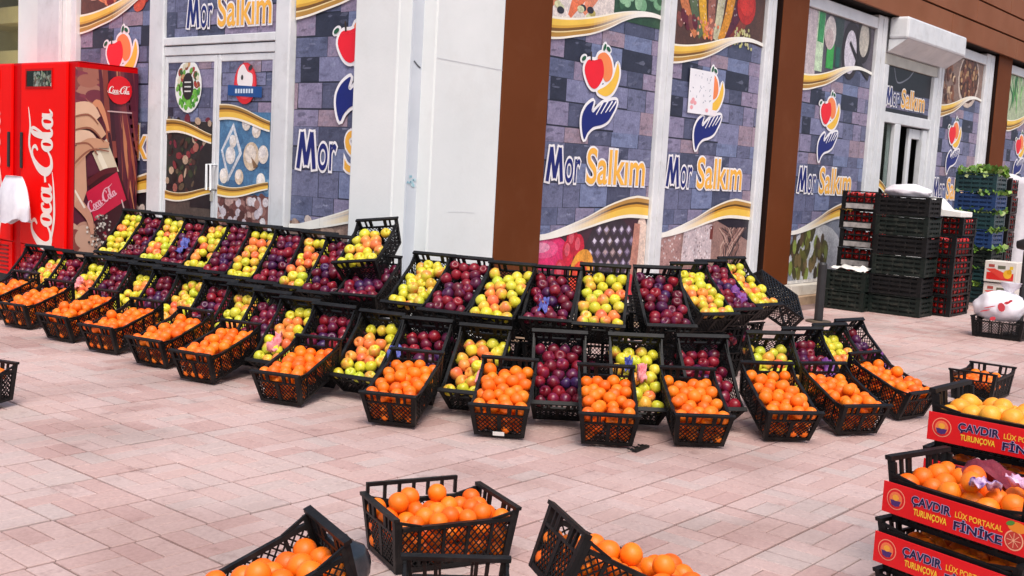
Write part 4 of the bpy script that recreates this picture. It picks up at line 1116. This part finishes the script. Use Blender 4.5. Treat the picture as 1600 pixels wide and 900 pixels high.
for i, (k, x, y, yaw, tilt) in enumerate(ROW_L):
    nm = ORD[i + 1]; kind, pl, sg = KN[k]
    root, M = crate(x, y, 0.004, yaw, tilt, f'black crate of {pl}, {nm} from the left in the middle row', 'crates of apples in the middle row')
    fill(M, kind, f'{sg} in the {nm} crate from the left of the middle row', f'apples in middle crate {i + 1}', zf=.160, zr=.075 + rf.uniform(-.015, .02), heap=2)
for i, (k, x, y, yaw, tilt) in enumerate(ROW_U):
    nm = ORD[i + 1]; kind, pl, sg = KN[k]
    root, M = crate(x, y, 0.362, yaw, tilt, f'black crate of {pl}, {nm} from the left in the upper row', 'crates of apples in the upper row')
    fill(M, kind, f'{sg} in the {nm} crate from the left of the upper row', f'apples in upper crate {i + 1}', zf=.165, zr=.125 + rf.uniform(-.015, .015), heap=2)
    yd = Vector((-math.sin(rad(yaw)), math.cos(rad(yaw))))
    for off, z in ((.03, .004), (.03, .181), (.26, .358)):
        o, M2 = crate(x + yd.x * off, y + yd.y * off, z, yaw, 0, 'black crate stacked upright underneath the upper row', 'crates propping up the upper row', parts=False, name='support_crate')
        o.scale = (1, 1, .90)
        if off < .1 and z > .1:
            for q in range(7): under.append(('red', M2 @ Vector((rf.uniform(-.12, .12), .03 + rf.uniform(0, .05), .05 + rf.uniform(0, .06))), .95))
# the crate lying askew on top near the pillar
root, M = crate(5.08, 5.53, .575, -68, 33, 'black crate of yellow apples tipped askew on top, against the white pillar', None, roll=-7)
fill(M, 'yellow', 'yellow apple in the askew crate against the white pillar', 'apples in the askew crate', n=(4, 7), zf=.165, zr=.13, ymax=.9)
# empty crate turned over behind the right end of the display
Yd = Vector((-.40, .15, .22)).normalized(); n0 = Vector((-.35, -.55, .76)); n0 = (n0 - Yd * n0.dot(Yd)).normalized(); Zd = -n0; Xd = Yd.cross(Zd)
ec = empty('fruit_crate'); tag(ec, 'empty black crate turned over, its mesh base showing behind the upper row', 'crate')
ec.matrix_basis = Matrix(((Xd.x, Yd.x, Zd.x, 8.38), (Xd.y, Yd.y, Zd.y, 3.92), (Xd.z, Yd.z, Zd.z, .42), (0, 0, 0, 1)))
for n, me in CP_MESH: inst(n, me, ec)
# lone crates at the picture's edges
root, M = crate(2.33, 5.74, .004, -72, 4, 'black crate of oranges cut off by the left edge of the photo')
fill(M, 'orange', 'orange in the crate cut off by the left edge of the photo', 'oranges in the left edge crate', zf=.165, zr=.15, heap=6)
root, M = crate(7.80, 2.38, .004, -88, 0, 'low black crate with few oranges behind the red-labelled crates')
fill(M, 'orange', 'orange in the low crate behind the red-labelled crates', 'oranges in the crate behind the red labels', zf=.10, zr=.11)

# ------------------------------------------------------------------ near crates at the bottom of the picture
root, M = crate(2.66, 2.77, .004, -113, 0, 'upright black crate full of oranges at the bottom centre')
root.scale = (1.08, .95, 1.0); M = M @ Matrix.Diagonal((1.08, .95, 1, 1))
fill(M, 'orange', 'orange in the upright crate at the bottom centre', 'oranges in the near upright crate', zf=.150, zr=.150, heap=12, bury=True)
br = MB(); zt = CH
br.box(-.166, -.152, .02, .40, zt + .03, zt + .044)
for yy in (.02, .09, .15, .21, .27, .33, .388): br.box(-.164, -.154, yy, yy + .012, .80 * CH + .016, zt + .0295)
br.build('raised_rail', M_PLASTIC, root)
root, M = crate(1.68, 2.44, .004, -110, 24, 'black crate of oranges leaning open to the left at the bottom')
fill(M, 'orange', 'orange in the near crate leaning to the left', 'oranges in the near left crate', zf=.185, zr=.10, heap=9, bury=True)
root, M = crate(2.87, 1.68, .004, 57, 26, 'black crate tipped away with its slotted end up, right of the near crate')
fill(M, 'orange', 'orange in the near crate tipped to the right', 'oranges in the near right crate', zf=.18, zr=.11, heap=8, bury=True)
root, M = crate(2.02, 1.79, .004, -46, 8, 'black crate whose rear rim crosses the bottom edge of the photo')
fill(M, 'orange', 'orange in the crate crossing the bottom edge', 'oranges in the bottom edge crate', zf=.12, zr=.09)
# black bag squeezed between the near crates
bm_ = sphere_mb(1.0, 26, 18); bv = []
for v in bm_.v:
    q = Vector(v); f = 1 + .22 * noise.noise(q * 2.1 + Vector((3, 1, 4))) + .08 * noise.noise(q * 6)
    bv.append((q.x * .12 * f, q.y * .10 * f, .11 + q.z * .125 * f))
bm_.v = bv
o = bm_.build('black_bag', surf('black_bin_bag', (0.012, 0.016, 0.022), (0.03, 0.036, 0.045), 0.28, 12, bump=0.6, bscale=22), smooth=True); o.location = (2.28, 2.56, 0.0)
tag(o, 'crumpled black plastic bag between the two near crates on the left', 'bag')

# ------------------------------------------------------------------ red-labelled citrus crates, bottom right
RH = 0.165
RP_MESH = [(n, m.mesh('label_crate_' + n, M_PLASTIC)) for n, m in crate_parts(CL, CW, RH)]
def label_print():
    P = Print((0, 0, .49, .098)); P.rectf(0, 0, .49, .098, '#e01018', 0)
    P.ell(.050, .050, .034, .034, '#f09a7a', 1, n=26); P.ell(.050, .050, .031, .031, '#d81820', 2, n=26); P.ell(.050, .050, .024, .024, '#ef7a4a', 3)
    P.conv([(.030, .046), (.070, .046), (.064, .030), (.050, .026), (.036, .030)], '#4a2a6a', 4); P.ell(.05, .055, .012, .01, '#f4a83a', 4)
    P.text('ÇAVDIR', .108, .052, .245, .026, '#b9b6dc', 2, offset=.06); P.text('ÇAVDIR', .108, .052, .245, .026, '#1a1440', 3, offset=.03)
    P.text('TURUNÇOVA', .118, .020, .235, .019, '#f6c838', 2, offset=.025)
    P.text('LÜX PORTAKAL', .262, .054, .418, .017, '#f6b838', 2, offset=.02)
    P.text('FİNİKE', .262, .016, .418, .025, '#b9b6dc', 2, offset=.06); P.text('FİNİKE', .262, .016, .418, .025, '#1a1440', 3, offset=.03)
    P.ell(.455, .040, .030, .030, '#f3b08a', 1, n=24); P.ell(.455, .040, .026, .026, '#c23a30', 2, n=24)
    for k in range(8): a = k * .785; P.stroke([(.455, .040), (.455 + .022 * math.cos(a), .040 + .022 * math.sin(a))], .002, '#f3b08a', 3, k=1)
    P.ell(.462, .080, .030, .016, '#f08a2a', 1); P.ell(.44, .088, .014, .007, '#4f8a3a', 2, .4)
    return P
Print.STEP = 0.0005
def red_crate(x, y, z, yaw, label, tall=False):
    root = empty('citrus_crate', (x, y, z), (0, 0, rad(yaw))); tag(root, label, 'crate', 'red-labelled citrus crates')
    for n, me in RP_MESH:
        q = inst(n, me, root)
        if tall and n == 'end_wall': q.scale = (1, 1, 1.22)
    card = MB().box(-CW / 2 - .012, -CW / 2 - .008, .004, CL - .004, .036, .136).build('label_strip', surf('red_card', (0.66, 0.008, 0.012), None, 0.5), root, bevel=.001)
    P = label_print(); p = P.build('lettering', card, mat=MAT_FLAT)
    p.location = (-CW / 2 - .0125, CL - .005, .037); p.rotation_euler = (0, 0, -math.pi / 2)
    return root, Matrix.LocRotScale(Vector((x, y, z)), Euler((0, 0, rad(yaw))), None)
rjit = [(0, 0, -13), (-.012, .008, -15), (.0, .0, -15.5)]
for k in range(3):
    dx, dy, yw = rjit[k]
    lv = ['lowest', 'middle', 'topmost'][k]
    root, M = red_crate(3.53 + dx, .787 + dy, k * RH + .004, yw, f'citrus crate with red label, {lv} of the near stack at right', k == 2)
    if k == 2: fill(M, 'orange', 'orange in the topmost crate of the near red-labelled stack', 'oranges in the near red stack', zf=.135, zr=.135, heap=12)
    else: fill(M, 'orange', f'orange in the {lv} crate of the near red-labelled stack', f'oranges in the near red stack, {lv}', zf=.098, zr=.098)
for k in range(4):
    root, M = red_crate(4.07 + [0, .01, -.005, 0][k], .83, k * RH + .004, [-3, -5, -2, -4][k], f'citrus crate with red label, {ORD[k + 1]} from the ground in the rear stack', k == 3)
    if k == 3: fill(M, 'pale', 'pale orange in the top crate of the rear red-labelled stack', 'pale oranges in the rear stack', zf=.135, zr=.135, heap=12)
    elif k == 2: fill(M, 'orange', 'orange under the top crate of the rear red-labelled stack', 'oranges in the rear stack', zf=.095, zr=.095)
# netting and tags over the near oranges
def crumple(name, cx, cy, cz, sx, sy, mat, label, cat, seed, rz=0, amp=.03, n=12):
    m = MB(); q = Vector((seed * 3.1, seed * 1.7, 0))
    for i in range(n + 1):
        for j in range(n + 1):
            a, b = i / n - .5, j / n - .5
            h = amp * noise.noise(Vector((a * 3, b * 3, 0)) + q) + amp * .5 * noise.noise(Vector((a * 8, b * 8, 1)) + q)
            e = 1 + .12 * noise.noise(Vector((a * 2, b * 2, 5)) + q)
            m.v.append((a * sx * e, b * sy * e, h))
    for i in range(n):
        for j in range(n): k = i * (n + 1) + j; m.f.append((k, k + n + 1, k + n + 2, k + 1))
    o = m.build(name, mat, smooth=True); o.location = (cx, cy, cz); o.rotation_euler = (0, 0, rz)
    md = o.modifiers.new('thick', 'SOLIDIFY'); md.thickness = .0015
    tag(o, label, cat); return o
M_NET = surf('maroon_net', (0.16, 0.012, 0.03), (0.24, 0.02, 0.04), 0.7, 30, bump=.6, bscale=150)
M_TAG = surf('printed_tag', '#e9c6d8', '#5a2a86', 0.4, 42)
crumple('net_bag', 3.70, 1.00, .512, .10, .30, M_NET, 'maroon netting bunched over the oranges of the near red-labelled stack', 'net', 1, rz=-.26, amp=.05)
crumple('paper_tag', 3.50, 1.00, .530, .05, .09, M_TAG, 'purple and white paper tag lying on the near oranges', 'tag', 2, rz=.5, amp=.03)
crumple('paper_tag', 3.56, .90, .545, .05, .11, surf('pink_tag', '#f2c8dc', '#d9a0c4', .4, 30), 'pink paper tag lying on the near oranges', 'tag', 3, rz=-.2, amp=.03)

# sheets of tissue paper in the apple crates
M_BLUE = surf('blue_tissue', (0.06, 0.07, 0.30), (0.10, 0.12, 0.42), 0.6, 14); M_PINK = surf('pink_tissue', (0.72, 0.20, 0.24), (0.80, 0.32, 0.33), 0.6, 14); M_VIO = surf('violet_tissue', (0.12, 0.03, 0.20), (0.22, 0.05, 0.26), .6, 12)
def tissue(row, i, lx, ly, mat, colour, seed, s=.09, z0=0.004):
    r_ = row[i]; x, y, yaw, tilt = r_[-4:]
    M = crate_matrix(x, y, z0, yaw, tilt); p = M @ Vector((lx, ly, .188))
    o = crumple('tissue_paper', p.x, p.y, p.z, s * .75, s * 1.5, mat, f'crumpled {colour} tissue paper in the {ORD[i + 1]} crate of the {"middle" if row is ROW_L else "upper"} row', 'tissue', seed, amp=.055, n=10)
    o.rotation_euler = Euler((rad(tilt), 0, rad(yaw)))
tissue(ROW_L, 17, -.05, .30, M_BLUE, 'dark blue', 4, .06); tissue(ROW_L, 17, .02, .25, M_PINK, 'pink', 5, .07)
tissue(ROW_L, 11, -.02, .16, M_PINK, 'pink', 6, .09); tissue(ROW_L, 3, -.05, .2, M_PINK, 'pink', 7, .08); tissue(ROW_L, 15, .06, .16, M_PINK, 'pink', 8, .08)
tissue(ROW_L, 14, -.12, .2, M_BLUE, 'blue', 9, .10); tissue(ROW_L, 20, .06, .18, M_VIO, 'violet', 10, .09); tissue(ROW_L, 22, .03, .14, M_VIO, 'violet', 11, .10)
tissue(ROW_U, 3, .0, .2, M_BLUE, 'blue', 12, .10, .362); tissue(ROW_U, 18, .04, .16, M_VIO, 'violet', 13, .11, .362); tissue(ROW_U, 14, -.03, .14, M_BLUE, 'blue', 14, .08, .362)

place_fruits()
Print.STEP = 0.0012

# broken strip of black plastic on the paving
cb = MB().box(-.075, .075, -.012, .012, 0, .012)
for k in range(8): cb.box(-.07 + k * .019, -.062 + k * .019, .0125, .045 - .012 * (k % 3), .001, .009)
o = cb.build('plastic_shard', M_PLASTIC, bevel=.002); o.location = (4.80, 3.07, .002); o.rotation_euler = (0.1, 0, rad(6))
tag(o, 'broken comb-like strip of black plastic lying on the paving', 'debris')
# bollard at the right end
pb = empty('bollard', (10.91, 4.92, 0)); tag(pb, 'short black post on a flat plate in front of the crate stacks', 'post')
MB().tube([(0, 0, .02), (0, 0, .60), (0, 0, .62)], [.045, .045, .03], 14).build('pole', M_BLACK, pb, smooth=False)
MB().tube([(0, 0, 0), (0, 0, .015)], .13, 18).build('base_plate', surf('rusty_plate', '#6a5a48', '#4a4038', .8, 9), pb)

# ------------------------------------------------------------------ stacks of trays along the right-hand front
def tray_mesh(name, dv, du, h, mat, slats=4):
    """open tray: corner posts, horizontal slats on all sides, rim; x along du, y along dv, base at z=0"""
    m = MB(); t = .018
    for x in (0, du - .05):
        for y in (0, dv - .05): m.box(x, x + .05, y, y + .05, 0, h - .004)
    sh = h / slats
    for k in range(slats):
        z0, z1 = k * sh + .004, k * sh + sh * (.62 if slats > 3 else .34)
        m.box(.002, t, .0505, dv - .0505, z0, z1); m.box(du - t, du - .002, .0505, dv - .0505, z0, z1)
        m.box(.0505, du - .0505, .002, t, z0, z1); m.box(.0505, du - .0505, dv - t, dv - .002, z0, z1)
    for k in range(1, 5):
        y = k * dv / 5; m.box(.004, t - .004, y - .008, y + .008, .005, h - .01)
        x = k * du / 5; m.box(x - .008, x + .008, .004, t - .004, .005, h - .01)
    m.box(.03, du - .03, .03, dv - .03, .006, .012)
    if slats > 3: m.box(.022, du - .022, .022, dv - .022, .013, h * .93)
    m.box(-.004, t + .002, -.004, dv + .004, h - .0035, h + .010); m.box(du - t, du + .004, -.004, dv + .004, h - .0035, h + .010)
    return m.mesh(name, mat)
M_GREENB = surf('dark_green_plastic', (0.006, 0.011, 0.009), (0.012, 0.019, 0.016), .5, 9, spec=.25, dirt=('7a7468', 12, .2))
M_NAVY = surf('navy_plastic', (0.008, 0.03, 0.10), (0.012, 0.045, 0.15), .45, 6)
M_TEAL = surf('teal_plastic', (0.006, 0.03, 0.035), (0.01, 0.045, 0.05), .45, 6)
tomato_mb = MB(); TS = sphere_mb(.033, 10, 7); rt = random.Random(31)
M_STRIP = surf('paper_strip', '#b9b3b0', '#8f8a88', .7, 20)
def stack(x, y, dv, du, h, n, mats, what, where, group, tomatoes=False,  top_only=False, strip=False, jit=.012):
    out = []
    for k in range(n):
        mat = mats[k % len(mats)]
        me = tray_mesh('fruit_tray', dv, du, h - .012, mat, 3 if tomatoes else 4)
        jx, jy = rt.uniform(-jit, jit), rt.uniform(-jit, jit)
        o = inst('fruit_tray', me); o.location = (x + jx, y + jy, k * h + .002); o.rotation_euler = (0, 0, rad(rt.uniform(-1.2, 1.2)))
        pos = 'bottom' if k == 0 else ('top' if k == n - 1 else ORD[k + 1] + ' from the ground')
        tag(o, f'{what}, {pos} {"of" if pos in ("bottom", "top") else "in"} {where}'.replace(' from the ground', ' up'), 'crate', group)
        if strip: MB().box(-.010, -.0065, .06, dv - .06, h * .08, h * .34).build('paper_strip', M_STRIP, o)
        if tomatoes and (not top_only or k == n - 1):
            for a in range(int(dv / .062)):
                for b in range(3):
                    for c in range(3):
                        tomato_mb.add(TS.v, TS.f, Matrix.LocRotScale(Vector((x + jx + .055 + c * .06 + rt.uniform(-.01, .01), y + jy + .05 + a * .062 + rt.uniform(-.01, .01), k * h + .05 + b * .062 + rt.uniform(-.012, .012))), Euler((rt.random() * 3, 0, 0)), None))
            for a in range(int(du / .062)):
                for b in range(3): tomato_mb.add(TS.v, TS.f, Matrix.LocRotScale(Vector((x + jx + .05 + a * .062, y + jy + .055 + rt.uniform(-.01, .01), k * h + .05 + b * .062)), Euler((rt.random() * 3, 0, 0)), None))
        out.append(o)
    return out
G = 'tray stacks along the shop front'
stack(12.30, 5.03, .48, .42, .225, 2, [M_GREENB], 'dark tray', 'the low stack with a white cloth on top', G)
stack(12.98, 5.22, .46, .40, .228, 6, [M_PLASTIC], 'tomato tray with pale strip', 'the tall stack behind the low one', G, tomatoes=True, strip=True)
stack(12.42, 4.42, .60, .40, .224, 6, [M_GREENB, M_PLASTIC], 'dark closed-sided tray', 'the tall dark stack under a white bag', G)
stack(12.90, 4.26, .36, .62, .228, 4, [M_PLASTIC], 'tray of tomatoes', 'the short stack right of the dark stack', G, tomatoes=True)
stack(13.58, 4.42, .40, .50, .224, 5, [M_PLASTIC], 'tray of tomatoes', 'the stack topped with white foam', G, tomatoes=True)
lt = stack(15.0, 4.50, .52, .46, .24, 7, [M_TEAL, M_TEAL, M_GREENB, M_NAVY, M_TEAL, M_NAVY, M_TEAL], 'tray spilling lettuce', 'the tall lettuce stack', G)
stack(15.62, 4.50, .30, .40, .235, 7, [M_PLASTIC], 'narrow dark tray', 'the stack behind the lettuce', G, tomatoes=True)
tomato_mb.build('tomatoes', M_TOMATO, smooth=True); tag(bpy.data.objects['tomatoes'], 'red tomatoes packed in the stacked trays along the shop front', 'tomatoes', kind='stuff')
# lettuce spilling over the tray edges
t = NT('lettuce_leaf'); oi = t.n('ShaderNodeNewGeometry')
t.l(t.ramp(oi.outputs['Random Per Island'], [(0, (0.04, 0.11, 0.010)), (.4, (0.11, 0.24, 0.025)), (.8, (0.24, 0.38, 0.07)), (1, (0.42, 0.48, 0.22))]), t.b.inputs['Base Color']); t.b.inputs['Roughness'].default_value = .5
for k, tr in enumerate(lt):
    m = MB(); z = .24
    for q in range(95 if k < 6 else 160):
        side = rt.random()
        if side < .5: px, py = rt.uniform(-.02, .10), rt.uniform(.0, .52)
        elif side < .8: px, py = rt.uniform(0, .46), rt.uniform(-.04, .08)
        else: px, py = rt.uniform(.05, .4), rt.uniform(.05, .48)
        pz = z + rt.uniform(-.03, .02 if k < 6 else .09); s = rt.uniform(.018, .042)
        R = Euler((rt.uniform(-1.2, 1.2), rt.uniform(-1.2, 1.2), rt.uniform(0, 6.28))).to_matrix()
        b = len(m.v)
        for i in range(3):
            for j in range(3):
                a, c = i - 1, j - 1
                m.v.append(tuple(Vector((px, py, pz)) + R @ Vector((a * s, c * s * .8, s * .35 * math.sin(a * 2.1 + c * 3 + q)))))
        for i in range(2):
            for j in range(2): w0 = b + i * 3 + j; m.f.append((w0, w0 + 3, w0 + 4, w0 + 1))
    o = m.build('lettuce_leaves', t.m, smooth=True); o.location = tr.location
    tag(o, f'green lettuce leaves spilling from the {ORD[k + 1]} tray of the lettuce stack', 'lettuce', kind='stuff')
# white cloth, bag and foam on top of the stacks
crumple('white_cloth', 12.50, 5.27, .475, .36, .42, M_FOAM, 'white cloth lying on the low dark tray stack', 'cloth', 15, amp=.06)
def lump(name, loc, sx, sy, sz, mat, label, cat, seed, parent_group=None, knot=False):
    m = sphere_mb(1.0, 28, 20); out = []
    for v in m.v:
        q = Vector(v); f = 1 + .16 * noise.noise(q * 2.0 + Vector((seed, 1, 4))) + .07 * noise.noise(q * 5 + Vector((seed, 0, 0))) + .03 * noise.noise(q * 13)
        z = q.z * sz * f
        out.append((q.x * sx * f, q.y * sy * f, max(z, -sz * .75)))
    m.v = out
    o = m.build(name, mat, smooth=True); o.location = loc
    tag(o, label, cat); return o
lump('white_bag', (12.62, 4.74, 1.39), .16, .26, .085, M_BAG, 'white plastic bag lying on the tall dark tray stack', 'bag', 3)
fm = MB(); fm.prism([(0, 0), (.38, 0), (.38, .06), (.16, .08), (.04, .20), (0, .22)], 0, .40)
o = fm.build('foam_offcut', M_FOAM, bevel=.006); o.rotation_euler = (math.pi / 2, 0, -math.pi / 2); o.location = (13.95, 4.82, 1.125)
tag(o, 'white foam offcut lying on a tomato tray stack', 'foam')
# white sheet over a load, behind the cartons
m = MB(); per = []
for q in range(48):
    a = q / 48 * 4; k4, f4 = int(a), a - int(a)
    c = [(15.95, 4.74), (15.95, 4.10), (16.75, 4.10), (16.75, 4.74)]
    p, n_ = c[k4], c[(k4 + 1) % 4]; per.append((p[0] + (n_[0] - p[0]) * f4, p[1] + (n_[1] - p[1]) * f4))
for j in range(15):
    b = j / 14; z = 1.68 * (1 - b) + .02 * b
    for q, (x, y) in enumerate(per):
        cx, cy = x - 16.35, y - 4.42; g = 1 + .05 * b + .05 * math.sin(q * 1.3 + b * 2) * (.2 + b) + .04 * noise.noise(Vector((q * .5, b * 4, 3)))
        m.v.append((16.35 + cx * g, 4.42 + cy * g, z + (.03 * math.sin(q * .8) if j == 0 else 0)))
for j in range(14):
    for q in range(48): q2 = (q + 1) % 48; m.f.append((j * 48 + q, j * 48 + q2, (j + 1) * 48 + q2, (j + 1) * 48 + q))
m.f.append(tuple(range(48))[::-1])
o = m.build('white_sheet', M_BAG, smooth=True); tag(o, 'white plastic sheet draped over a tall load at the right edge', 'sheet')
# two printed cartons
for k, (zz, lab) in enumerate(((.06, 'lower'), (.335, 'upper'))):
    root = empty('fruit_carton', (14.5 - .02 * k, 4.40, zz), (0, 0, -math.pi / 2)); tag(root, f'white carton with red and yellow print, {lab} of two beside the white sheet', 'carton', 'printed cartons')
    MB().box(0, .38, 0, .30, 0, .26).build('box', surf('white_card', '#ded8d0', '#d2cbc2', .7, 8), root, bevel=.006)
    P = Print((.01, .01, .37, .25)); P.rectf(.03, .03, .35, .12, '#d8302c', 1); P.poly([(.02, .16), (.12, .17), (.30, .10), (.34, .04), (.2, .05)], '#e0483c', 2)
    P.ell(.28, .11, .05, .055, '#f0b838', 3); P.ell(.30, .14, .03, .03, '#d8a020', 4); P.rectf(.05, .185, .12, .22, '#b05048', 2); P.rectf(.16, .17, .25, .21, '#6a6a58', 2); P.rectf(.30, .17, .34, .21, '#e8c038', 2)
    P.build('print', root, mat=MAT_FLAT)
MB().box(14.52, 14.80, 4.04, 4.38, 0, .058).build('pallet_board', M_STEP); tag(bpy.data.objects['pallet_board'], 'low board under the printed cartons', 'board')
# crate with a tied white bag
root, M = crate(11.62, 3.07, .004, 2, 0, 'black crate holding a tied white plastic bag', 'crate')
root['group'] = ''; del root['group']
lump('tied_bag', (11.62, 3.35, .30), .17, .235, .17, M_BAG, 'tied white plastic bag with red marks in a black crate', 'bag', 8)
tb = bpy.data.objects['tied_bag']
kn = MB(); rk = random.Random(2)
for i in range(7):
    r_ = [.10, .06, .035, .045, .07, .085, .09][i]
    for j in range(14):
        a = 2 * math.pi * j / 14; f = 1 + .22 * math.sin(a * 5 + i)
        kn.v.append((r_ * math.cos(a) * f * .7, -.06 + r_ * math.sin(a) * f - i * .006, .10 + i * .026))
for i in range(6):
    for j in range(14): j2 = (j + 1) % 14; kn.f.append((i * 14 + j, i * 14 + j2, (i + 1) * 14 + j2, (i + 1) * 14 + j))
kn.build('knot', M_BAG, tb, smooth=True)
P = Print()
for x, z, a, b in ((.05, .02, .035, .045), (-.02, -.10, .03, .02), (.10, .07, .03, .015), (.13, .09, .02, .012), (-.10, -.03, .05, .006), (-.06, .01, .06, .005)): P.ell(x, z, a, b, '#c8404a', 1, .3, 10)
pr = P.build('red_marks', tb, mat=MAT_FLAT); pr.location = (-.185, -.02, .0); pr.rotation_euler = (0.0, 0, -math.pi / 2)
# black stand cut off by the right edge
st = empty('black_stand', (12.0, 3.25, 0)); tag(st, 'black stand with a rounded head, cut off by the right edge', 'stand')
MB().tube([(0, 0, 0), (0, 0, .86)], .035, 12).build('pole', M_BLACK, st)
MB().tube([(0, .10, .92), (0, .0, .93), (0, -.25, .93)], [.04, .07, .07], 12).build('head', M_BLACK, st, smooth=True)
MB().tube([(0, 0, 0), (0, 0, .02)], .15, 16).build('foot', M_BLACK, st)
